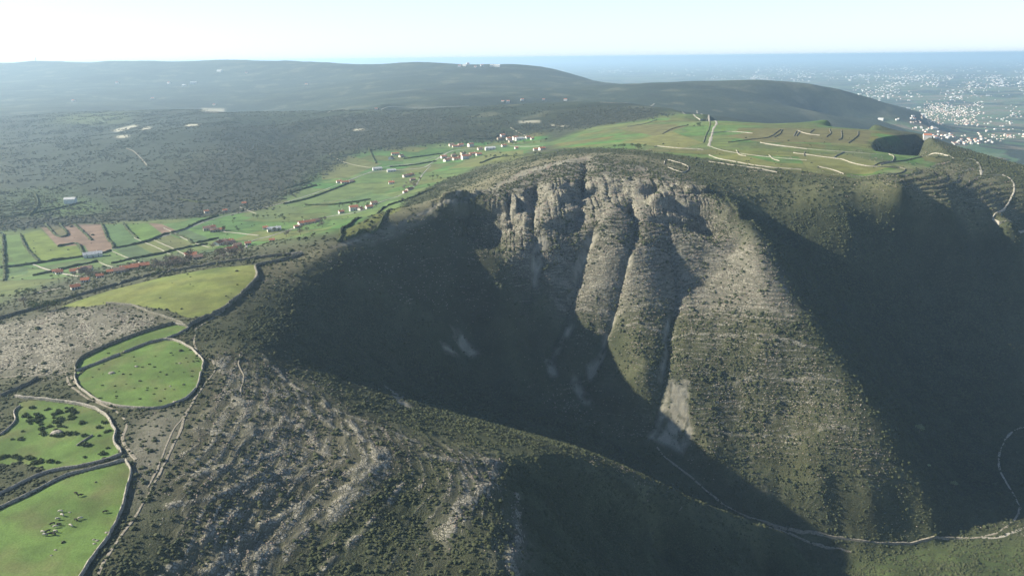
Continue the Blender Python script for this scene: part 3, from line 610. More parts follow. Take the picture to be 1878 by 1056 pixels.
# woods beyond the valley
WOODM = leaf_mat('wood_crowns', (.05,.055,.040,1), (.080,.080,.062,1), (.045,.055,.036,1))
wd_ = soft(reg(WOODS, 1.0), 4)*1.0; w2_ = soft(reg(W2, 1.0), 5)*.5
w3_ = soft(reg([(0,200),(200,205),(400,202),(600,205),(850,198),(1000,196),(1000,235),(850,240),(600,280),(520,345),(440,385),(200,400),(0,405)], 1.0), 4)
wd_ = np.maximum(wd_, .45*w3_*np.clip(.5+2.5*nA, 0, 3))
x, y, z = clump_points(lambda ix: np.maximum(wd_[ix], w2_[ix])*0.042*np.clip(.7+2.0*nB[ix], 0, 2)*1.0, 700, 3200, .74, 1)
P = np.stack([x, y, z], 1); print('INFO wood', len(P))
scatter('woodland', 'grey brown and dark green woodland on the hillside beyond the fields', P, rng.uniform(.9, 2.1, len(P)), rng.random(len(P)), WOODM, 2, .62, .35, 5, .6)
# ------------------------------------------------------------------ objects: helpers
def tag(o, label=None, cat=None, group=None, kind=None):
    for k, v in (('label', label), ('category', cat), ('group', group), ('kind', kind)):
        if v: o[k] = v
    return o
def mesh_obj(name, V, Fc, m, parent=None, smooth=False):
    me = bpy.data.meshes.new(name); me.from_pydata([tuple(map(float, v)) for v in V], [], Fc); me.update()
    for mm in (m if isinstance(m, (list, tuple)) else [m]): me.materials.append(mm)
    if smooth: me.polygons.foreach_set('use_smooth', [True]*len(me.polygons))
    o = bpy.data.objects.new(name, me); C.objects.link(o)
    if parent is not None: o.parent = parent
    return o
def empty(name, loc, rz=0):
    o = bpy.data.objects.new(name, None); C.objects.link(o); o.location = tuple(map(float, loc)); o.rotation_euler[2] = rz; o.empty_display_size = .5
    return o
def copy_tree(src, parent=None):
    c = src.copy(); C.objects.link(c); c.parent = parent
    for ch in KIDS.get(src.name, []): copy_tree(ch, c)
    return c
KIDS = {}
def own(root):                    # remember the children, so that copies are quick
    ch = [o for o in C.objects if o.parent == root]; KIDS[root.name] = ch
    for c in ch: KIDS[c.name] = [o for o in C.objects if o.parent == c]
    return root
def noisy(name, a, b_, sc_=1.0, rough_=.95, dark=None):
    m, t, b = mat(name); g = N(t, 'ShaderNodeNewGeometry'); n_ = noise(t, g.outputs['Position'], sc_, 3, .6)
    c = mixcol(t, ramp(t, n_, .3, .7), a, b_)
    if dark: c = mixcol(t, ramp(t, noise(t, g.outputs['Position'], sc_*3.1, 2), .55, .62), c, dark)
    t.links.new(c, b.inputs['Base Color']); b.inputs['Roughness'].default_value = rough_; return m
STONE = noisy('dry_stone', (.19,.175,.145,1), (.38,.35,.295,1), 1.2, dark=(.10,.095,.07,1))
STONED = noisy('dark_stone', (.09,.09,.065,1), (.22,.20,.165,1), 1.0, dark=(.05,.06,.03,1))  # darker, greener stone for the dark walls
HEDGE = noisy('hedge_leaves', (.028,.040,.018,1), (.065,.080,.032,1), .6)
DIRT = noisy('dirt', (.15,.132,.10,1), (.28,.255,.205,1), .8)
GRAVEL = noisy('pale_gravel', (.20,.185,.15,1), (.38,.355,.30,1), .8)
LANE = noisy('lane_tar', (.20,.19,.175,1), (.32,.30,.27,1), .3)
# ------------------------------------------------------------------ roads and tracks, draped on the ground
def gz(x, y): return samp(H, x, y)
def strip(name, pts, width, m, lift=.10, step=2.5, wob=1.0, label=None, rut=False):
    width *= .72 if m is not DIRT else 1.0
    c = smooth_line(pts, step, H, wob); T = np.gradient(c, axis=0); T /= np.linalg.norm(T, axis=1, keepdims=True)+1e-9; Nn = np.stack([-T[:, 1], T[:, 0]], 1)
    k = np.arange(len(c)); wv = width*(.9+.7*gnoise(k/4.0, k*0+1.5, 9)); offs = np.linspace(-.5, .5, 5); lift = min(lift, .35)
    V = []; Fc = []
    for j, f in enumerate(offs):
        p = c + Nn*(f*wv)[:, None]; V.append(np.c_[p, gz(p[:, 0], p[:, 1]) + lift - (.35 if abs(f) == .5 else 0)])
    V = np.stack(V, 1); n0 = len(c)
    # a lane is graded: level across
    mid = V[:, 1:4, 2].max(1); mid = np.maximum(mid, np.convolve(np.r_[mid[:1], mid, mid[-1:]], [.33, .34, .33], 'valid')); V[:, 1:4, 2] = mid[:, None]; V[:, [0, 4], 2] = np.minimum(V[:, [0, 4], 2], mid[:, None])
    V = V.reshape(-1, 3)
    for i in range(n0-1):
        for j in range(4):
            if rut and j in (1, 2) and (i//3) % 4 == 1: continue
            a = i*5+j; Fc.append((a, a+1, a+6, a+5))
    o = mesh_obj(name, V, Fc, m); o['kind'] = 'structure'
    if label: o['label'] = label
    return o
strip('dirt_track', [(360,600),(357,620),(360,640),(375,655),(390,662),(393,680),(372,708),(347,748),(326,800),(302,850),(276,900),(250,945),(216,990),(186,1040),(168,1075)], 1.9, DIRT)
strip('dirt_track', [(470,490),(468,512),(452,530),(415,565),(382,588),(360,602)], 2.0, DIRT)
strip('dirt_track', [(345,750),(318,790),(296,842),(270,895)], 1.4, DIRT)
strip('dirt_track', [(122,680),(126,702),(158,728),(198,746),(223,762),(232,778),(226,800),(230,818),(244,834),(252,842)], 2.1, DIRT)
strip('dirt_track', [(-40,695),(30,690),(75,688),(118,682),(140,705)], 1.8, DIRT)
strip('footpath', [(442,645),(437,665),(447,690),(440,720)], 1.2, DIRT)
strip('footpath', [(680,860),(640,845),(560,822),(480,800)], 1.0, DIRT)
strip('dirt_track', [(1205,820),(1225,842),(1260,868),(1300,902),(1340,932),(1400,955),(1460,972),(1540,985),(1610,994),(1680,993),(1740,985),(1800,984),(1835,972),(1862,950),(1872,930)], 2.4, DIRT)
strip('dirt_track', [(1380,960),(1440,975),(1500,998),(1560,1010)], 2.5, DIRT)
strip('dirt_track', [(1800,984),(1830,985),(1860,975),(1900,960)], 6.0, GRAVEL)
strip('dirt_track', [(1925,770),(1878,783),(1850,797),(1833,830),(1834,860),(1848,888),(1862,910),(1872,932)], 3.6, GRAVEL)
strip('road', [(1278,203),(1300,215),(1314,224),(1308,238),(1300,268)], 7, GRAVEL, .5, 8, 0)
strip('road', [(1300,268),(1330,277),(1400,287),(1480,294)], 3.5, GRAVEL, .4, 6)
strip('road', [(1395,262),(1480,273),(1560,279),(1640,283),(1700,287),(1750,291)], 4, GRAVEL, .4, 6)
strip('road', [(1750,291),(1782,292),(1794,300),(1799,312),(1800,322)], 5.5, GRAVEL, .4, 6)
strip('road', [(1800,322),(1840,320)], 3, GRAVEL, .4, 6)
strip('road', [(1836,320),(1853,328),(1860,342),(1855,362),(1838,386),(1820,402)], 4, GRAVEL, .4, 6)
strip('road', [(1820,402),(1850,405),(1900,405)], 3, GRAVEL, .4, 6)
strip('road', [(1252,206),(1275,214),(1292,219)], 5, GRAVEL, .5, 8)
strip('road', [(-40,500),(0,492),(60,483),(150,470),(205,458),(265,443),(330,424),(390,402),(450,388),(520,372),(590,350),(660,323),(712,305),(760,300),(800,288)], 4.5, LANE, .35, 5)
strip('road', [(60,484),(100,498),(148,507)], 4, GRAVEL, .35, 5)
strip('road', [(68,538),(90,533),(112,529)], 4, GRAVEL, .35, 5)
strip('road', [(672,318),(700,314),(740,311),(775,308),(790,300),(812,285),(835,276),(880,272),(930,268),(990,268)], 6, GRAVEL, .4, 6)
strip('road', [(790,304),(775,320),(762,340),(735,358),(700,370),(660,388),(600,398),(550,415),(500,432),(455,448),(430,462)], 4, LANE, .35, 6)
strip('road', [(410,425),(440,428),(475,432)], 3.5, GRAVEL, .35, 5)
strip('dirt_track', [(600,280),(630,297),(680,308)], 2.5, GRAVEL, .35, 6)
strip('dirt_track', [(936,234),(955,245),(975,252)], 4, GRAVEL, .4, 6)
strip('dirt_track', [(232,272),(248,280),(270,304)], 3, DIRT, .4, 6)
strip('road', [(600,207),(700,201),(800,197),(860,195)], 7, GRAVEL, .6, 12)
strip('road', [(1100,188),(1150,189),(1200,190)], 7, GRAVEL, .6, 12)
# field baulks running down to the lane
for a in ([(246,436),(290,455),(312,466)],[(282,440),(320,457),(350,470)],[(300,418),(340,436),(352,442)],[(178,478),(208,490)],[(318,427),(352,444),(385,454)],[(205,460),(240,475),(262,484)],[(440,380),(470,392)],[(560,376),(600,371),(650,362)]):
    strip('footpath', a, 1.8, GRAVEL, .35, 5)

# ------------------------------------------------------------------ dry stone walls and hedges
def wallline(pts, h, wd_, m, label, name='drystone_wall', cat='wall', group=None, step=1.6, wob=.8, rag=.16):
    c = smooth_line(pts, step, H, wob); T = np.gradient(c, axis=0); T /= np.linalg.norm(T, axis=1, keepdims=True)+1e-9; Nn = np.stack([-T[:, 1], T[:, 0]], 1)
    n0 = len(c); prof = [(-.5, -.6), (-.42, .78), (-.15, 1.0), (.18, .97), (.42, .75), (.5, -.6)]; V = []
    k = np.arange(n0)*step; big = 1+rag*1.2*gnoise(k/6.0, k*0+2.2, 14)+rag*.6*gnoise(k/40.0, k*0+5.2, 15)
    gg = gz(c[:, 0], c[:, 1]); big = big*np.where(gnoise(k/10.0, k*0+9.1, 16) < -.30, .42, 1.0)    # tumbled stretches
    for f, zz in prof:
        jit = rng.normal(0, rag*.35, n0)*(zz > 0); p = c + Nn*(f*wd_*(1+rng.normal(0, rag*.5, n0)))[:, None]
        g_ = gz(p[:, 0], p[:, 1]); V.append(np.c_[p, np.where(zz > 0, gg + h*zz*big + jit*h, g_ - .6)])
    V = np.stack(V, 1).reshape(-1, 3); Fc = []; m6 = len(prof)
    for i in range(n0-1):
        for j in range(m6-1): a = i*m6+j; Fc.append((a, a+m6, a+m6+1, a+1))
    Fc.append(tuple(range(m6))); Fc.append(tuple((n0-1)*m6+j for j in reversed(range(m6))))
    o = mesh_obj(name, V, Fc, m); return tag(o, label, cat, group)
G1 = 'dry stone walls around the near pastures'
WALLS = [
 ([(138,686),(139,700),(150,714),(185,737),(235,748),(280,749),(310,744),(345,728),(363,705),(370,682)], 1.3, .9, 'pale stone wall around the near lower side of the rounded pasture pen'),
 ([(371,680),(372,662),(362,650),(350,639),(325,626),(300,623),(288,626)], 1.3, .9, 'sunlit stone wall curving over the upper right side of the rounded pasture pen'),
 ([(288,626),(265,632),(235,644),(228,647)], 1.5, .9, 'short wall piece between the rounded pen and the narrow strip, right of the gap'),
 ([(220,651),(190,662),(160,674),(142,682)], 1.5, .9, 'short wall piece between the rounded pen and the narrow strip, left of the gap'),
 ([(139,682),(140,668),(155,655),(200,634),(260,611),(318,594)], 1.9, 1.0, 'long dark wall along the upper edge of the narrow grass strip'),
 ([(318,594),(345,600),(330,612),(305,622)], 1.3, .9, 'wall closing the right tip of the narrow grass strip'),
 ([(28,728),(60,731),(110,737),(160,745),(190,759),(202,773)], 1.5, 1.1, 'pale tumbled wall over the top of the pasture dotted with bushes'),
 ([(202,773),(211,790),(210,810),(222,828),(223,834)], 1.5, 1.0, 'white topped wall on the right side of the pasture dotted with bushes'),
 ([(223,834),(200,842),(150,855),(90,866),(50,882),(0,907),(-60,935)], 1.3, .9, 'wall on the upper side of the lane between the two left pastures'),
 ([(228,845),(160,862),(110,878),(60,904),(0,932),(-80,968)], 1.3, .9, 'wall on the lower side of the lane between the two left pastures'),
 ([(230,846),(240,862),(232,905),(218,950),(195,990),(165,1030),(146,1060),(110,1105)], 1.5, .9, 'long thin pale wall down the right side of the cow pasture'),
 ([(0,798),(15,787),(27,772),(27,755),(38,745)], 1.0, .8, 'low broken wall at the left side of the pasture dotted with bushes'),
 ([(140,818),(155,808),(170,798)], .8, .7, 'short low wall inside the pasture dotted with bushes'),
 ([(0,728),(30,714),(60,700),(70,694)], 1.6, 1.2, 'rough dark wall left of the double rutted track'),
]
for p, h, wdt, lb in WALLS: wallline(p, h, wdt, STONED if 'dark' in lb else STONE, lb, group=G1)
wallline([(555,467),(520,478),(480,486),(469,491),(472,508),(462,521),(432,550),(402,572),(360,591),(345,601)], 2.4, 1.8, STONED, 'thick dark wall along the right side of the yellow field by the rim')
wallline([(553,465),(480,473),(400,484),(280,505),(190,530),(70,565),(0,585),(-60,600)], 2.2, 1.6, STONED, 'long dark wall above the village valley behind the yellow field')
wallline([(345,601),(325,590),(280,575),(240,561),(195,557)], 1.5, 1.4, STONED, 'low dark wall along the bottom of the yellow field')
wallline([(553,465),(535,468)], 2.2, 2.5, STONE, 'short pale wall end where the dark walls meet near the rim')
H1 = 'dark hedges between the valley fields'
HEDGES = [
 ([(187,411),(192,425),(197,438),(206,447),(208,456)],'dark curved hedge between the ploughed field and the green field right of it'),
 ([(208,456),(240,450),(270,443),(300,431),(335,422),(362,409),(400,396)],'long dark hedge along the lane below the large green fields'),
 ([(203,460),(185,465),(152,471)],'dark hedge at the lower right corner of the ploughed field'),
 ([(152,471),(110,477),(62,484),(0,492)],'dark hedge along the lower edge of the big left fields'),
 ([(82,410),(104,433),(124,431),(110,411)],'hedge around the small green plot inside the ploughed field'),
 ([(106,453),(122,449),(142,448),(155,470)],'hedge along the lower left of the ploughed field'),
 ([(227,411),(236,424),(252,438)],'curved hedge between two bright green fields above the lane'),
 ([(136,411),(150,424),(168,441)],'thin hedge across the ploughed field'),
 ([(38,431),(45,450),(58,466),(72,480)],'thin hedge slanting down between the two leftmost green fields'),
 ([(5,430),(7,460),(8,490),(8,515)],'dark hedge down the left edge of the valley fields'),
 ([(178,480),(140,488),(100,498),(60,506)],'hedge below the lane left of the farmyard'),
 ([(205,484),(240,476),(290,467),(330,457),(380,448)],'hedge running through the small fields below the lane'),
 ([(312,428),(340,436),(356,446),(400,437)],'hedge corner among the small fields beside the orchard'),
 ([(520,375),(560,366),(600,352),(650,333)],'hedge along the upper lane through the middle fields'),
 ([(525,346),(560,336),(568,333)],'short straight hedge at the wood edge in the middle fields'),
 ([(530,355),(560,346),(580,340)],'second short hedge below the straight one at the wood edge'),
 ([(560,377),(610,376),(650,371),(680,366)],'dark hedge across the middle green field'),
 ([(620,444),(626,432),(628,420),(650,405),(700,385),(750,365),(800,345)],'dark wall like hedge climbing behind the small bright field by the rim'),
 ([(632,440),(665,425),(700,405),(745,375)],'straight dark hedge along the rim side of the small bright field'),
 ([(676,272),(682,285),(690,300)],'hedge pair line running down to the upper village lane'),
 ([(740,292),(770,288),(812,282)],'hedge across the bright field before the upper village'),
 ([(715,307),(760,303),(800,296)],'hedge beside the upper village lane'),
 ([(880,300),(920,288),(1000,282),(1060,275)],'long dark scrub line on the slope above the rim'),
 ([(330,366),(370,372),(400,372)],'dark hedge in front of the wood on the left hillside'),
 ([(64,355),(70,375),(55,395)],'dark hedge between the far left hillside plots'),
 ([(0,400),(60,392),(110,382),(150,372)],'long hedge across the far left hillside'),
 ([(860,256),(900,255),(915,247)],'dark wooded edge left of the topmost hamlet'),
]
for p, lb in HEDGES: wallline(p, 2.0, 2.4, HEDGE, lb, 'hedge', 'hedge', H1, 3.0, 1.5, .5)
G2 = 'stone walls crossing the high plateau fields'
PWALLS = [
 ([(1300,285),(1330,294),(1400,306),(1470,312)],'pale wall along the front edge of the plateau'),
 ([(1200,268),(1240,272),(1290,275)],'pale wall left of the straight plateau road'),
 ([(1394,262),(1420,267),(1480,274)],'pale double wall in the middle of the plateau'),
 ([(1455,281),(1500,287),(1545,293)],'pale wall below the long plateau road'),
 ([(1545,293),(1565,300),(1600,306),(1650,308)],'bright wall stepping down the right of the plateau'),
 ([(1650,308),(1660,312),(1652,318),(1625,321),(1560,322)],'curved dark wall closing the front right plateau field'),
 ([(1300,245),(1340,242),(1380,245)],'thin wall across the far plateau field right of the road'),
 ([(1335,262),(1380,256),(1410,252),(1432,238)],'dark wall slanting up the plateau centre'),
 ([(1435,238),(1430,246),(1420,252)],'short dark wall above the plateau centre'),
 ([(1462,240),(1455,250)],'left one of two short parallel plateau walls'),
 ([(1468,241),(1460,250)],'right one of two short parallel plateau walls'),
 ([(1462,240),(1480,246),(1503,249)],'pale wall running right from the two short parallel walls'),
 ([(1493,238),(1485,244)],'tiny dark wall on the far plateau edge'),
 ([(1521,237),(1523,245),(1515,252)],'dark bent wall right of the plateau centre'),
 ([(1543,240),(1543,254),(1537,257)],'upright dark wall second from the plateau cirque'),
 ([(1574,241),(1572,250),(1556,263)],'long curved dark wall nearest the plateau cirque'),
 ([(1475,279),(1475,287)],'short upright wall in the front plateau field'),
 ([(1528,290),(1548,279)],'slanting wall crossing the bright plateau wall'),
 ([(1630,283),(1640,289),(1632,298),(1615,303)],'hooked wall by the right plateau road'),
 ([(1600,306),(1640,297),(1690,288)],'dark wall beside the terraced nose of the plateau'),
 ([(1295,218),(1302,228),(1294,250),(1290,262)],'dark wall left of and along the straight plateau road'),
 ([(1218,302),(1222,294),(1240,298),(1262,307),(1252,317),(1225,308)],'ring wall of the small fold on the amphitheatre edge'),
 ([(1215,246),(1235,236),(1262,230)],'dark wall on the far left plateau field'),
 ([(1300,297),(1340,303),(1380,308),(1425,317)],'crumbling pale wall at the very front of the plateau'),
 ([(1350,276),(1356,284),(1368,287)],'white rubble wall heap on the front plateau'),
 ([(1410,285),(1418,292),(1430,296)],'white rubble wall heap near the plateau centre'),
 ([(1500,306),(1530,313),(1548,320)],'white rubble wall on the front right plateau edge'),
 ([(1150,233),(1180,228),(1205,220)],'pale wall climbing past the wood to the plateau'),
]
for p, lb in PWALLS: wallline(p, 1.15, .85, STONED if 'dark' in lb or 'bent' in lb or 'upright' in lb else STONE, lb, group=G2, step=3, wob=1.2, rag=.3)

# ------------------------------------------------------------------ houses
WHITE = noisy('whitewash', (.58,.56,.51,1), (.72,.70,.64,1), .4); CREAM = noisy('cream_plaster', (.55,.48,.38,1), (.66,.60,.50,1), .4); RUBBLE = noisy('rubble_wall', (.25,.22,.18,1), (.40,.36,.30,1), 1.0)
TILE = noisy('clay_tiles', (.32,.12,.07,1), (.46,.20,.12,1), .9); OLDT = noisy('old_tiles', (.20,.12,.09,1), (.32,.22,.17,1), .9); GREYR = noisy('grey_sheet', (.42,.42,.41,1), (.60,.60,.58,1), .5)
GLASS_, t, b = mat('window_glass'); b.inputs['Base Color'].default_value = (.03,.035,.04,1); b.inputs['Roughness'].default_value = .2
WOOD = noisy('door_wood', (.10,.06,.03,1), (.16,.10,.06,1), 2)
def box(x0, x1, y0, y1, z0, z1, V, Fc):
    k = len(V); V += [(x0,y0,z0),(x1,y0,z0),(x1,y1,z0),(x0,y1,z0),(x0,y0,z1),(x1,y0,z1),(x1,y1,z1),(x0,y1,z1)]
    Fc += [(k,k+3,k+2,k+1),(k+4,k+5,k+6,k+7),(k,k+1,k+5,k+4),(k+1,k+2,k+6,k+5),(k+2,k+3,k+7,k+6),(k+3,k,k+4,k+7)]
def house_proto(w_, d_, h_, wm, rm_, porch=False):
    r = empty('house', (0, 0, 0)); a, c = w_/2, d_/2; pk = h_ + c*.55
    V = [(-a,-c,-3),(a,-c,-3),(a,c,-3),(-a,c,-3),(-a,-c,h_),(a,-c,h_),(a,c,h_),(-a,c,h_),(-a,0,pk),(a,0,pk)]
    mesh_obj('wall', V, [(0,1,5,4),(2,3,7,6),(1,2,6,9,5),(3,0,4,8,7)], wm, r)
    o_ = .4; th = .25; e = c+o_; ez = h_-o_*.55
    V = [(-a-o_,-e,ez),(a+o_,-e,ez),(a+o_,0,pk+.02),(-a-o_,0,pk+.02),(-a-o_,e,ez),(a+o_,e,ez)]; V += [(x_, y_, z_+th) for x_, y_, z_ in V]
    rf = mesh_obj('roof', V, [(0,3,2,1),(3,4,5,2),(6,7,8,9),(9,8,11,10),(0,1,7,6),(5,4,10,11),(1,2,8,7),(2,5,11,8),(3,0,6,9),(4,3,9,10)], rm_, r)
    V, Fc = [], []; box(a*.4, a*.4+.7, c*.3, c*.3+.7, h_, pk+.9, V, Fc); mesh_obj('chimney', V, Fc, wm, rf)
    V, Fc = [], []; box(-.5, .5, -c-.06, -c+.05, 0, 2.1, V, Fc); mesh_obj('door', V, Fc, WOOD, r)
    for x_ in (-a*.6, a*.6):
        for z_ in ([1.0] if h_ < 4 else [1.0, 3.6]):
            V, Fc = [], []; box(x_-.55, x_+.55, -c-.05, -c+.05, z_, z_+1.2, V, Fc); mesh_obj('window', V, Fc, GLASS_, r)
    V, Fc = [], []; box(a-.05, a+.05, -.6, .6, 1.0, 2.2, V, Fc); mesh_obj('window', V, Fc, GLASS_, r)
    return own(r)
PROT = {'w': house_proto(11, 8, 3.2, WHITE, TILE), 'W': house_proto(13, 9, 6.0, WHITE, TILE), 'c': house_proto(10, 8, 3.4, CREAM, OLDT), 'r': house_proto(10, 7, 3.0, RUBBLE, OLDT),
        'o': house_proto(16, 7, 2.9, CREAM, TILE), 's': house_proto(20, 9, 4.0, WHITE, GREYR), 'm': house_proto(7, 6, 2.7, WHITE, TILE)}
DESC = {'w': 'low white house with clay tiled roof', 'W': 'tall white two storey house with clay roof', 'c': 'cream house with weathered brown roof', 'r': 'old rubble stone house with brown roof', 'o': 'long low cream building with orange roof', 's': 'long white shed with pale grey roof', 'm': 'tiny white outbuilding with clay roof'}
HS = [
 (171,471,'s',.35,'in the middle of the valley fields'),(139,500,'w',.3,'left of the red roofed farm cluster'),(151,499,'r',.9,'in the farm cluster beside the gravel track'),(160,497,'c',.2,'right side of the farm cluster by the gravel track'),
 (203,501,'m',.3,'between the farm cluster and the long orange row'),(220,500,'c',.3,'left end of the long orange row'),(238,495,'o',.32,'middle of the long orange row'),(258,491,'o',.32,'right end of the long orange row'),
 (184,509,'m',.4,'below the long orange row'),(157,517,'m',.2,'on the scrub strip under the farm cluster'),(139,530,'m',.5,'alone on the scrub strip lower left'),(103,500,'m',.3,'first beside the gravel track'),(109,502,'m',.5,'second beside the gravel track'),
 (345,469,'m',.4,'left of the bare trees cluster'),(352,471,'w',.2,'beside the bare trees cluster'),(363,475,'r',.3,'right of the bare trees cluster'),(318,479,'m',.1,'behind the bare trees'),
 (380,422,'c',.3,'left end of the orange hamlet in the lower fields'),(388,420,'w',.5,'middle of the orange hamlet in the lower fields'),(393,425,'r',.2,'front of the orange hamlet in the lower fields'),(402,424,'o',.2,'right end of the lower orange hamlet'),
 (401,449,'w',1.2,'bright gable end left of the valley hamlet'),(409,446,'c',.3,'second in the valley hamlet'),(417,445,'o',.3,'centre of the valley hamlet'),(424,448,'r',.7,'right of the valley hamlet'),(425,461,'w',.6,'alone below the valley hamlet'),
 (436,452,'r',.3,'among ruins right of the valley hamlet'),(455,449,'m',.3,'beside the curved lane'),(499,443,'m',.2,'at the lower green plot'),(503,423,'s',.3,'grey sheds beside the curved lane'),(487,420,'m',.2,'left of the grey sheds'),
 (544,418,'m',.4,'left of the long orange shed'),(555,412,'w',.4,'left end of the long orange shed'),(567,410,'o',.4,'the orange shed itself above the lane'),(580,407,'r',.4,'right of the long orange shed'),(626,391,'m',.4,'left of the big white house on the lane'),
 (649,386,'W',.25,'biggest and brightest on the lane'),(661,385,'m',.9,'right beside the big white house'),(677,382,'w',.4,'second right of the big white house'),(686,375,'c',.3,'third right of the big white house'),
 (379,390,'m',.4,'on the wood edge above the lane, first'),(413,388,'m',.3,'on the wood edge above the lane, second'),(448,375,'m',.2,'on the wood edge above the lane, third'),
 (622,335,'w',.3,'left end of the middle red cluster'),(633,336,'o',.25,'centre of the middle red cluster'),(645,335,'r',.4,'right end of the middle red cluster'),
 (717,292,'w',1.3,'white gable before the large dark red roof'),(725,284,'o',.2,'large dark red roof above the curved road'),(736,288,'c',.6,'right of the large dark red roof'),(692,312,'s',.2,'at the bend of the pale curved road'),(718,315,'s',.15,'inside the pale curved road'),
 (744,325,'c',.4,'left of the brown roofed farm'),(752,323,'o',.5,'centre of the brown roofed farm'),(757,331,'r',.2,'front of the brown roofed farm'),(718,337,'w',.1,'alone in the green field'),(751,349,'o',.9,'beside the lane under the brown roofed farm'),(743,354,'m',.4,'lowest beside the lane under the brown farm'),
 (814,290,'w',.3,'left edge of the upper village'),(819,296,'w',.6,'lower left corner of the upper village'),(826,293,'c',.1,'second row of the upper village'),(832,287,'r',.3,'back row of the upper village'),(838,293,'o',.4,'front row of the upper village'),(845,290,'w',.2,'centre front of the upper village'),(853,292,'W',.3,'brightest front of the upper village'),(859,288,'w',.3,'right front of the upper village'),(849,284,'c',.5,'back centre of the upper village'),(868,284,'o',.2,'right back of the upper village'),(878,285,'w',.2,'right end of the upper village'),
 (828,268,'c',.3,'left of the row behind the upper village'),(836,270,'o',.2,'second of the row behind the upper village'),(845,268,'w',.3,'third of the row behind the upper village'),(863,269,'W',.5,'tallest of the row behind the upper village'),(880,275,'c',.3,'right of the row behind the upper village'),(899,275,'s',.1,'between the upper village and the top hamlet'),
 (916,256,'r',.3,'left of the top hamlet'),(922,250,'w',.3,'back left of the top hamlet'),(933,256,'w',.2,'second of the top hamlet'),(945,256,'W',.3,'centre of the top hamlet'),(953,257,'s',.2,'long and white in the top hamlet'),(936,261,'c',.4,'front of the top hamlet'),(924,269,'w',.3,'below the top hamlet'),(968,254,'w',.3,'right of the top hamlet'),(976,256,'m',.3,'right end of the top hamlet'),(947,273,'m',.2,'alone below the top hamlet'),(982,276,'m',.1,'left of the last house on the slope'),(994,275,'w',.3,'last house on the slope towards the plateau'),
]
first = {k: True for k in PROT}
for i, (px, py, k, rz, where) in enumerate(HS):
    p = hit(np.array([px]), np.array([py]))[0]
    o = PROT[k] if first[k] else copy_tree(PROT[k]); first[k] = False
    o.location = tuple(p); o.rotation_euler[2] = rz + .15; s_ = (.88 if py > 300 else 1.0)*rng.uniform(.92, 1.1); o.scale = (s_, s_, s_)
    tag(o, (DESC[k] + ', ' + where), 'house', 'houses of the valley villages')
    if len(o['label'].replace('-', ' ').split()) > 16: print('LONG', o['label'])
# ------------------------------------------------------------------ far houses: simple, a few pixels each
def far_proto(w_, d_, h_, wm, rm_):
    a, c = w_/2, d_/2; pk = h_+c*.45
    V = [(-a,-c,-8),(a,-c,-8),(a,c,-8),(-a,c,-8),(-a,-c,h_),(a,-c,h_),(a,c,h_),(-a,c,h_),(-a,0,pk),(a,0,pk),(-a-.3,-c-.3,h_),(a+.3,-c-.3,h_),(a+.3,c+.3,h_),(-a-.3,c+.3,h_),(-a-.3,0,pk+.15),(a+.3,0,pk+.15)]
    Fc = [(0,1,5,4),(2,3,7,6),(1,2,6,9,5),(3,0,4,8,7),(10,11,15,14),(12,13,14,15)]
    return V, Fc
FARK = []
for (w_, d_, h_, wm, rm_, ds) in ((13,10,6,WHITE,TILE,'white house with orange roof'),(11,9,3.5,WHITE,TILE,'low white house with orange roof'),(16,11,7,WHITE,GREYR,'white flat toned building'),(28,14,6,GREYR,GREYR,'long pale grey shed'),(12,10,5,CREAM,OLDT,'cream house with brown roof')):
    V, Fc = far_proto(w_, d_, h_, wm, rm_); me = bpy.data.meshes.new('far_house'); me.from_pydata(V, [], Fc); me.materials.append(wm); me.materials.append(rm_)
    for f in me.polygons[4:]: f.material_index = 1
    FARK.append((me, V, Fc, ds, (0 if wm is WHITE else 1 if wm is GREYR else 2), (0 if rm_ is TILE else 1 if rm_ is GREYR else 2)))
def town(n_, x0, x1, y0, y1, kinds, cl=6, sh=None):
    out = []
    cx_ = rng.uniform(x0, x1, cl); cy_ = rng.uniform(y0, y1, cl)
    while len(out) < n_:
        j = rng.integers(cl); x_ = rng.normal(cx_[j], (x1-x0)/cl*.9); y_ = rng.normal(cy_[j], (y1-y0)/6)
        if x0 <= x_ <= x1+30 and y0 <= y_ <= y1 and (sh is None or sh(x_, y_)): out.append((x_, y_, int(rng.choice(kinds))))
    return out
TN = [(town(95, 1690, 1900, 246, 266, [0,0,1,2,4], 9, lambda x, y: y > 238+(1878-x)*.02), 'in the nearest hamlet of the plain, below the plateau', 'houses of the nearest plain hamlet'),
      (town(22, 1650, 1720, 232, 258, [0,1,2], 4, lambda x, y: y < 246 or x > 1706), 'beside the small plateau cirque on the plain', 'houses beside the small cirque'),
      (town(75, 1715, 1790, 205, 230, [0,0,1,4], 6), 'in the near quarter of the town on the plain', 'houses in the near quarter of the plain town')]
cnt = 0; allT = []
for lst, where, grp in TN:
    for (x_, y_, k) in lst:
        me, _, _, ds, _, _ = FARK[k]; p = hit(np.array([x_]), np.array([y_]))[0]
        if p[1] < 1700: continue
        o = bpy.data.objects.new('house', me); C.objects.link(o); o.location = tuple(p); o.rotation_euler[2] = rng.uniform(0, 3.14); s_ = rng.uniform(.55, .9); o.scale = (s_, s_, s_)
        tag(o, ds+' '+where, 'house', grp+', '+ds); cnt += 1
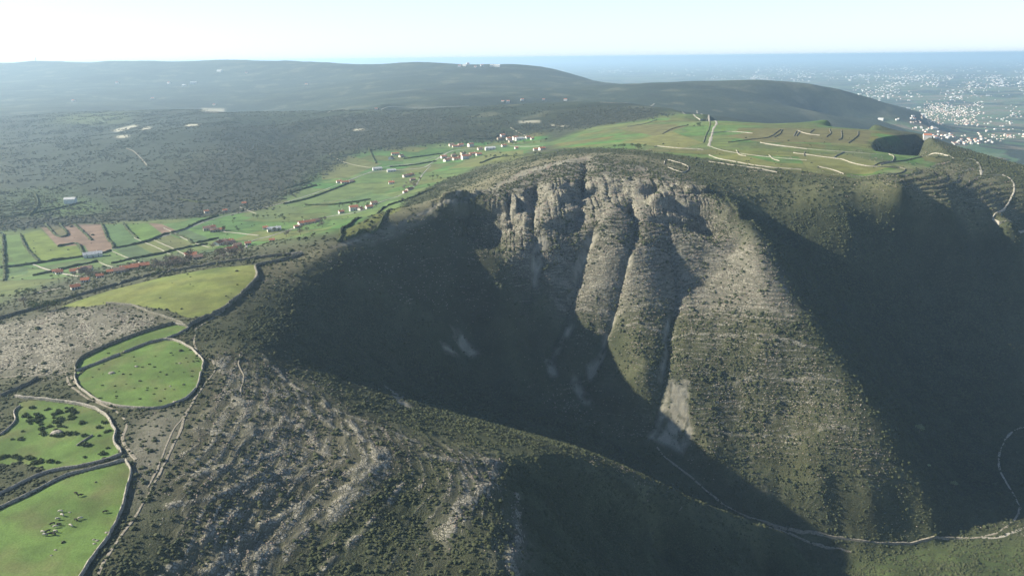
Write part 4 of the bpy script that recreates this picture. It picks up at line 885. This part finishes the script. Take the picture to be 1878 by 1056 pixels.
SPEC = [(260,1690,1800,186,214,[0,0,0,1,2,4],16,1.0),(120,1670,1790,196,226,[0,4,0,1],12,.9),(60,1600,1700,196,222,[2,3,3,0],6,1.2),(60,1790,1878,190,246,[0,1,2],7,1.0),(140,1560,1720,150,186,[2,3,0,0],12,1.3),(460,1630,1900,138,160,[0,0,4,1,2,3],26,1.5),(120,1720,1900,158,186,[0,1,3],12,1.2),
        (150,1290,1420,137,152,[0,0,3,2],8,1.5),(150,1420,1640,128,150,[0,2,3],14,1.7),(380,1100,1900,112,134,[2,3,0,4],40,2.4),(260,1200,1900,101,114,[3,2],34,4.6),(60,960,1300,108,140,[0,2],12,2.6)]
AV = []; AF = []; AM = []
for (n_, x0, x1, y0, y1, kinds, cl, sc0) in SPEC:
    L_ = town(n_, x0, x1, y0, y1, kinds, cl); P_ = hit(np.array([a[0] for a in L_]), np.array([a[1] for a in L_]))
    for (x_, y_, k), p in zip(L_, P_):
        sc_ = sc0*float(rng.uniform(.45, .85))
        if p[2] > -110 or p[1] < 2600: continue
        _, V, Fc, ds, wi, ri = FARK[k]; b0 = len(AV); a = rng.uniform(0, 3.14); ca, sa = math.cos(a)*sc_, math.sin(a)*sc_
        AV += [(p[0]+v[0]*ca-v[1]*sa, p[1]+v[0]*sa+v[1]*ca, p[2]+v[2]*sc_) for v in V]; AF += [tuple(b0+q_ for q_ in f) for f in Fc]; AM += [wi]*4+[3+ri]*2
o = mesh_obj('distant_towns', AV, AF, [WHITE, GREYR, CREAM, TILE, GREYR, OLDT]); o.data.polygons.foreach_set('material_index', AM); tag(o, 'countless white and orange roofed houses of the far towns on the plain', kind='stuff')
print('far houses', cnt, len(AF)//6)
# small white places on the hills behind
HL = [(843,122,0,'left end of the hilltop village on the horizon'),(852,121,2,'second in the hilltop village on the horizon'),(858,118,0,'tallest in the hilltop village on the horizon'),(872,123,1,'middle of the hilltop village on the horizon'),(884,121,0,'right part of the hilltop village'),(902,122,2,'alone right of the hilltop village'),(912,122,3,'right end of the hilltop village'),
 (922,186,1,'first on the wooded crest'),(932,187,0,'second on the wooded crest'),(958,184,0,'third on the wooded crest'),(997,183,1,'fourth on the wooded crest'),(1037,184,0,'last on the wooded crest'),(690,200,1,'by the crest road'),
 (403,131,3,'high on the long blue mountain'),(452,134,1,'right of the high shed on the blue mountain'),(310,153,0,'mid slope of the blue mountain, left'),(338,158,2,'mid slope of the blue mountain, centre'),(355,153,3,'mid slope of the blue mountain, right'),(280,181,1,'at the foot of the blue mountain, left'),(135,185,1,'far left foot of the mountain'),(393,193,0,'at the foot of the blue mountain, centre'),(562,155,1,'on the right flank of the blue mountain'),(215,153,0,'far left mid slope of the blue mountain'),
 (1700,253,0,'first right of the small cirque rim'),(130,372,2,'on the far left terraced plots')]
for px, py, k, where in HL:
    me, _, _, ds, _, _ = FARK[k]; p = hit(np.array([px]), np.array([py+.8]))[0]; o = bpy.data.objects.new('house', me); C.objects.link(o); o.location = tuple(p); o.rotation_euler[2] = rng.uniform(-.4, .4)
    s_ = 1.5 if p[1] > 4000 else 1.0; o.scale = (s_, s_, s_); tag(o, ds+' '+where, 'house', 'scattered houses on the far hills')
# radio mast on the far left summit
p = hit(np.array([66.0]), np.array([112.5]))[0]; r = empty('radio_mast', p); V, Fc = [], []; box(-2.2, 2.2, -2.2, 2.2, -8, 14, V, Fc); mesh_obj('base', V, Fc, WHITE, r)
V = []; Fc = []
for i, (z_, s_) in enumerate(((14, 2.4), (24, 1.3), (40, .8))): V += [(-s_,-s_,z_),(s_,-s_,z_),(s_,s_,z_),(-s_,s_,z_)]
for i in range(2):
    for j in range(4): Fc.append((i*4+j, i*4+(j+1) % 4, i*4+4+(j+1) % 4, i*4+4+j))
Fc.append((8,9,10,11)); mesh_obj('lattice', V, Fc, GREYR, r); tag(r, 'thin radio mast on the far left mountain summit', 'mast')

# ------------------------------------------------------------------ trees and bushes
def leafset(centres, rad, nper, size, seed):
    rg = np.random.default_rng(seed); V = []; Fc = []
    for c, r_ in zip(centres, rad):
        for _ in range(nper):
            d = rg.normal(size=3); d /= np.linalg.norm(d); q_ = np.array(c) + d*r_*rg.uniform(.45, 1.0)**.6*np.array([1, 1, .8]); u = rg.normal(size=3); u /= np.linalg.norm(u); w_ = np.cross(u, d); w_ /= np.linalg.norm(w_)+1e-6; s_ = size*rg.uniform(.6, 1.3); k = len(V)
            V += [q_-u*s_, q_+w_*s_*.8, q_+u*s_, q_-w_*s_*.8]; Fc.append((k, k+1, k+2, k+3))
    return V, Fc
def limb(a, b_, r0, r1, V, Fc, n_=5):
    a = np.array(a, float); b_ = np.array(b_, float); d = b_-a; d /= np.linalg.norm(d); u = np.cross(d, [.3, .9, .2]); u /= np.linalg.norm(u); v_ = np.cross(d, u); k = len(V)
    for c, r_ in ((a, r0), (b_, r1)):
        for j in range(n_): V.append(c+(u*math.cos(j*2*math.pi/n_)+v_*math.sin(j*2*math.pi/n_))*r_)
    for j in range(n_): Fc.append((k+j, k+(j+1) % n_, k+n_+(j+1) % n_, k+n_+j))
BARK = noisy('bark', (.09,.07,.05,1), (.17,.14,.11,1), 3)
def leafm(nm, a, b_):
    m, t, b = mat(nm); oi = N(t, 'ShaderNodeObjectInfo'); g = N(t, 'ShaderNodeNewGeometry'); c = mixcol(t, ramp(t, noise(t, g.outputs['Position'], 1.2, 2), .35, .65), a, b_); h_ = N(t, 'ShaderNodeHueSaturation'); t.links.new(c, h_.inputs['Color']); t.links.new(math_(t, 'ADD', .75, math_(t, 'MULTIPLY', oi.outputs['Random'], .5)), h_.inputs['Value']); t.links.new(h_.outputs[0], b.inputs['Base Color']); return m
LG = leafm('green_leaves', (.045,.065,.022,1), (.09,.12,.04,1)); LB = leafm('bare_twigs', (.11,.095,.075,1), (.19,.165,.135,1)); LP = leafm('sunlit_leaves', (.16,.19,.10,1), (.24,.27,.15,1))  # LP is painted pale, as if sun caught those trees in the shadow
def tree_proto(h_, cr, lm, seed, nper=34):
    rg = np.random.default_rng(seed); r = empty('tree', (0, 0, 0)); V, Fc = [], []; top = (rg.normal(0, .2), rg.normal(0, .2), h_*.55); limb((0, 0, -1), top, .28, .16, V, Fc, 6); cs = []; rs = []
    for k in range(6):
        a = k*1.05+rg.uniform(-.3, .3); e = (math.cos(a)*cr*.6, math.sin(a)*cr*.6, h_*rg.uniform(.6, .88)); limb((top[0], top[1], h_*rg.uniform(.3, .52)), e, .12, .04, V, Fc, 4); cs.append(e); rs.append(cr*rg.uniform(.38, .6))
    cs.append((0, 0, h_*.86)); rs.append(cr*.55); mesh_obj('trunk', V, Fc, BARK, r); V, Fc = leafset(cs, rs, nper, .34*h_/6, seed); mesh_obj('crown', V, Fc, lm, r); return own(r)
TP = {'g': [tree_proto(6, 3, LG, 1), tree_proto(5, 2.6, LG, 2)], 'b': [tree_proto(7.5, 3.6, LB, 3, 26), tree_proto(6, 3, LB, 4, 24)], 'p': [tree_proto(6.5, 2.8, LP, 5, 44)]}
usedT = set(); seenL = {}
SHORT = {'w': 'white house', 'W': 'tall white house', 'c': 'cream house', 'r': 'stone house', 'o': 'long orange roofed building', 's': 'white shed', 'm': 'small outbuilding'}
def near_label(base, px, py):     # which tree: by the house it stands next to
    j = min(range(len(HS)), key=lambda i: math.hypot(HS[i][0]-px, (HS[i][1]-py)*2)); hx, hy, k, _, wh = HS[j]; d = math.hypot(hx-px, (hy-py)*2)
    if d > 45: return None
    rel = ('left of' if px < hx else 'right of') if abs(px-hx) > abs(py-hy)*1.5 else ('behind' if py < hy else 'in front of')
    if d > 14: rel = 'farther ' + rel if rel.endswith(' of') and rel[0] in 'lr' else 'some way ' + rel
    lb = base + ' ' + rel + ' the ' + SHORT[k] + ' ' + wh.split(',')[0]
    if len(lb.split()) > 15: return None
    if lb in seenL:
        seenL[lb] += 1
        if seenL[lb] == 2: return 'smaller ' + lb
        return None
    seenL[lb] = 1; return lb
def put_tree(kind, px, py, label, group, sc_=1.0, world=None):
    k = int(rng.integers(len(TP[kind]))); pr = TP[kind][k]
    p = world if world is not None else hit(np.array([px]), np.array([py]))[0]
    o = pr if (kind, k) not in usedT else copy_tree(pr); usedT.add((kind, k)); o.location = tuple(map(float, p)); o.rotation_euler[2] = rng.uniform(0, 6.28); s_ = sc_*rng.uniform(.8, 1.25); o.scale = (s_, s_, s_*rng.uniform(.9, 1.1)); tag(o, label, 'tree', group)
put_tree('p', 1686, 793, 'pale sunlit tree standing out of the shadowed right valley, the upper one', 'sunlit trees in the shadow', 1.25)
put_tree('p', 1749, 893, 'pale sunlit tree standing out of the shadowed right valley, the lower one', 'sunlit trees in the shadow', 1.1)
put_tree('p', 1703, 857, 'small pale tree at the foot of the spur, beside the shadow edge', 'sunlit trees in the shadow', .5)
for px, py, lb in ((62,562,'left one'),(70,566,'dark middle one'),(88,563,'third one'),(103,560,'right one'),(44,556,'bare outlying one')): put_tree('g' if 'bare' not in lb else 'b', px, py+6, 'dark tree behind the striped pavement slope, '+lb, 'trees behind the striped pavement slope', 1.2)
for i in range(26):
    x_ = rng.uniform(283, 350); put_tree('b', x_, 497-(x_-283)*.22+rng.uniform(-8, 6), 'grey bare tree in the thicket right of the long orange row', 'bare trees of the roadside thicket', 1.0)
for i in range(16): x_ = rng.uniform(385, 450); put_tree('b', x_, 482-(x_-385)*.25+rng.uniform(-8, 4), 'grey bare tree in the thicket below the valley hamlet', 'bare trees below the valley hamlet', .9)
for i in range(14): x_ = rng.uniform(525, 600); put_tree('b', x_, 437-(x_-525)*.35+rng.uniform(-8, 6), 'bare tree on the rough slope below the long orange shed', 'bare trees below the orange shed', .8)
for cxp, cyp, n_, sx, sy, kk, lb in ((150,505,8,18,5,'b','bare tree around the red roofed farm cluster'),(405,425,7,18,4,'g','green tree around the orange hamlet'),(412,452,9,16,5,'b','bare tree around the valley hamlet'),(505,425,6,16,4,'g','green tree by the grey sheds'),(650,380,10,30,4,'g','green tree along the lane by the big white house'),(750,338,9,14,8,'b','bare tree around the brown roofed farm'),(845,290,14,30,5,'g','green tree among the upper village houses'),(945,262,14,30,6,'g','green tree among the top hamlet houses'),(785,330,12,30,8,'g','dark tree on the slope right of the brown farm'),(560,330,8,20,6,'g','dark tree along the middle field edge'),(1165,272,14,30,2,'g','small dark tree in the row on the plateau lip'),(1275,233,6,10,2,'g','dark tree left of the straight plateau road'),(930,286,14,50,6,'g','small tree on the slope above the rim'),(980,187,12,60,2,'g','tree on the wooded crest skyline'),(60,545,9,50,7,'g','tree on the scrub strip at the lower left'),(240,505,8,50,6,'g','tree below the long orange row'),(500,400,10,40,5,'g','tree in the hedged plots above the lane')):
    for i in range(n_):
            qx, qy = rng.normal(cxp, sx*.7), rng.normal(cyp, sy*.6); nl = near_label(lb.split(' tree')[0]+' tree', qx, qy)
            put_tree(kk, qx, qy, nl or lb, lb.replace('tree', 'trees', 1), (.8 if cyp > 300 else 1.0)*(.75 if nl and nl.startswith('smaller') else 1))
bp = mesh_obj('bush', *leafset([(0, 0, .5), (.6, .2, .35), (-.5, .3, .4), (.1, -.6, .35)], [.75, .6, .65, .6], 40, .22, 9), LG)
fb = True
PB = PW['bushy']; nb = 0
for _ in range(1500):
    if nb >= 95: break
    px = rng.uniform(0, 205); py = rng.uniform(742, 852)
    dn = (1.0 if (40 < px < 140 and 745 < py < 800) else .10) + (.5 if py > 835 and px < 110 else 0)
    if rng.random() > dn: continue
    p = hit(np.array([px]), np.array([py]))[0]
    if not PM['bushy'][min(np.searchsorted(rr, p[1]+ORG), nr-1), min(np.searchsorted(aa, p[0]/(p[1]+ORG)), nc-1)]: continue
    o = bp if fb else bp.copy()
    if not fb: C.objects.link(o)
    fb = False; o.location = tuple(p); o.rotation_euler[2] = rng.uniform(0, 6); s_ = rng.uniform(.7, 1.5); o.scale = (s_, s_, s_); nb += 1
    tag(o, 'small dark bush scattered in the bushy left pasture', 'bush', 'bushes of the bushy pasture')
for _ in range(45):
    px = rng.uniform(150, 365); py = rng.uniform(640, 735); p = hit(np.array([px]), np.array([py]))[0]
    o = bp.copy(); C.objects.link(o); o.location = tuple(p); s_ = rng.uniform(.35, .75); o.scale = (s_, s_, s_*.8); tag(o, 'tiny dark bush dotted over the rounded pasture pen', 'bush', 'bushes of the rounded pen')
# boulders and heaps in the pastures
def heap(px, py, s_, label, squash=.45):
    bm = bmesh.new(); bmesh.ops.create_icosphere(bm, subdivisions=3, radius=1)
    for v in bm.verts:
        f = 1+.35*float(gnoise(np.array(v.co.x*2.1+px), np.array(v.co.y*2.1+v.co.z*1.7), 3)); v.co = Vector((v.co.x*f*s_, v.co.y*f*s_*.7, v.co.z*f*s_*squash))
    me = bpy.data.meshes.new('boulder'); bm.to_mesh(me); bm.free(); me.materials.append(STONE); o = bpy.data.objects.new('boulder', me); C.objects.link(o); o.location = tuple(hit(np.array([px]), np.array([py]))[0]); tag(o, label, 'rock')
heap(104, 794, 2.9, 'pale oval rock mound amid the bushes of the left pasture'); heap(205, 684, 1.9, 'grey rock heap near the left of the rounded pen')
for px, py, s_, lb in ((250,672,1.2,'small flat rock right of the grey heap in the pen'),(312,708,.7,'little white rock low in the rounded pen'),(330,666,.8,'little pale rock upper right in the pen'),(322,737,1.5,'grey rock at the bottom wall of the pen'),(172,989,.6,'upper pale stone near the right wall of the cow pasture'),(178,991,.7,'right pale stone by the wall of the cow pasture'),(173,996.5,.6,'lower pale stone by the wall of the cow pasture'),(196,976,.8,'pale flat stone touching the cow pasture wall'),(102,1008,.6,'lone pale stone below the cows'),(94,1018,.5,'smallest pale stone at the bottom of the cow pasture'),(128,939,.5,'tiny pale stone right of the white cows')): heap(px, py, s_, lb, .5)
# ------------------------------------------------------------------ cows
def cow_proto(m):
    me = bpy.data.meshes.new('cow')
    P = [(0,0,1.05),(.45,0,1.08),(.85,0,1.05),(-.45,0,1.06),(-.82,0,1.12),   # trunk 0..4 (chest at +x)
         (1.12,0,.98),(1.38,0,.72),(1.55,0,.45),                                 # neck, head down grazing, muzzle 5..7
         (.72,.22,.70),(.74,.24,.38),(.72,.24,.03),(.72,-.22,.70),(.74,-.24,.38),(.72,-.24,.03),
         (-.72,.22,.74),(-.82,.24,.42),(-.76,.24,.03),(-.72,-.22,.74),(-.82,-.24,.42),(-.76,-.24,.03),
         (-1.0,0,1.10),(-1.06,0,.62),(1.34,.19,.80),(1.34,-.19,.80)]
    E = [(0,1),(1,2),(0,3),(3,4),(2,5),(5,6),(6,7),(2,8),(8,9),(9,10),(2,11),(11,12),(12,13),(4,14),(14,15),(15,16),(4,17),(17,18),(18,19),(4,20),(20,21),(6,22),(6,23)]
    R_ = [.40,.39,.34,.41,.36,.22,.17,.11,.16,.08,.07,.16,.08,.07,.19,.09,.07,.19,.09,.07,.07,.04,.05,.05]
    me.from_pydata(P, E, []); o = bpy.data.objects.new('cow', me); C.objects.link(o); md = o.modifiers.new('skin', 'SKIN')
    for v, r_ in zip(me.skin_vertices[0].data, R_): v.radius = (r_*.85, r_)
    me.skin_vertices[0].data[0].use_root = True
    o.modifiers.new('sub', 'SUBSURF').levels = 1; o.modifiers['sub'].render_levels = 1; me.materials.append(m)
    dg = bpy.context.evaluated_depsgraph_get(); m2 = bpy.data.meshes.new_from_object(o.evaluated_get(dg)); o.modifiers.clear(); o.data = m2
    if not m2.materials: m2.materials.append(m)
    return o
CW = noisy('white_hide', (.36,.32,.25,1), (.52,.48,.40,1), 1.5); CB = noisy('black_hide', (.018,.016,.014,1), (.04,.033,.028,1), 1.5); CP_ = noisy('patched_hide', (.50,.47,.40,1), (.03,.026,.022,1), 1.1)
cp = {'w': cow_proto(CW), 'b': cow_proto(CB), 'p': cow_proto(CP_)}; fu = set()
COWS = [(112,939,'w','uppermost cow of the herd'),(115,946,'w','just below the uppermost one'),(106,953,'p','left below the two white ones'),(97,962,'b','upper left of the herd'),(108,963,'b','centre of the herd'),(102,967,'w','below the dark centre cow'),(130,965,'w','right of the herd centre'),(147,952,'w','rightmost pale one of the herd'),(140,955,'b','left of the rightmost pale cow'),(79,977,'w','leftmost of the herd'),(82,982,'p','lower left of the herd'),(88,976,'b','in the tight lower left cluster'),(91,981,'b','bottom of the tight lower left cluster'),(100,981,'b','lower right of the tight cluster'),(103,976,'p','right of the tight lower left cluster'),(193,940,'b','standing alone near the pasture wall'),(140,906,'b','left one of two apart above the herd'),(147,910,'b','right one of two apart above the herd')]
for px, py, k, wh in COWS:
    o = cp[k] if k not in fu else cp[k].copy()
    if k in fu: C.objects.link(o)
    fu.add(k); p = hit(np.array([px]), np.array([py]))[0]; o.scale = (.86, .86, .86); o.location = tuple(p); o.rotation_euler[2] = rng.uniform(-.6, .9) + (3.14 if rng.random() < .4 else 0)
    tag(o, {'w': 'white', 'b': 'black', 'p': 'black and white'}[k]+' cow grazing, '+wh, 'cow', 'cows grazing in the lower left pasture')
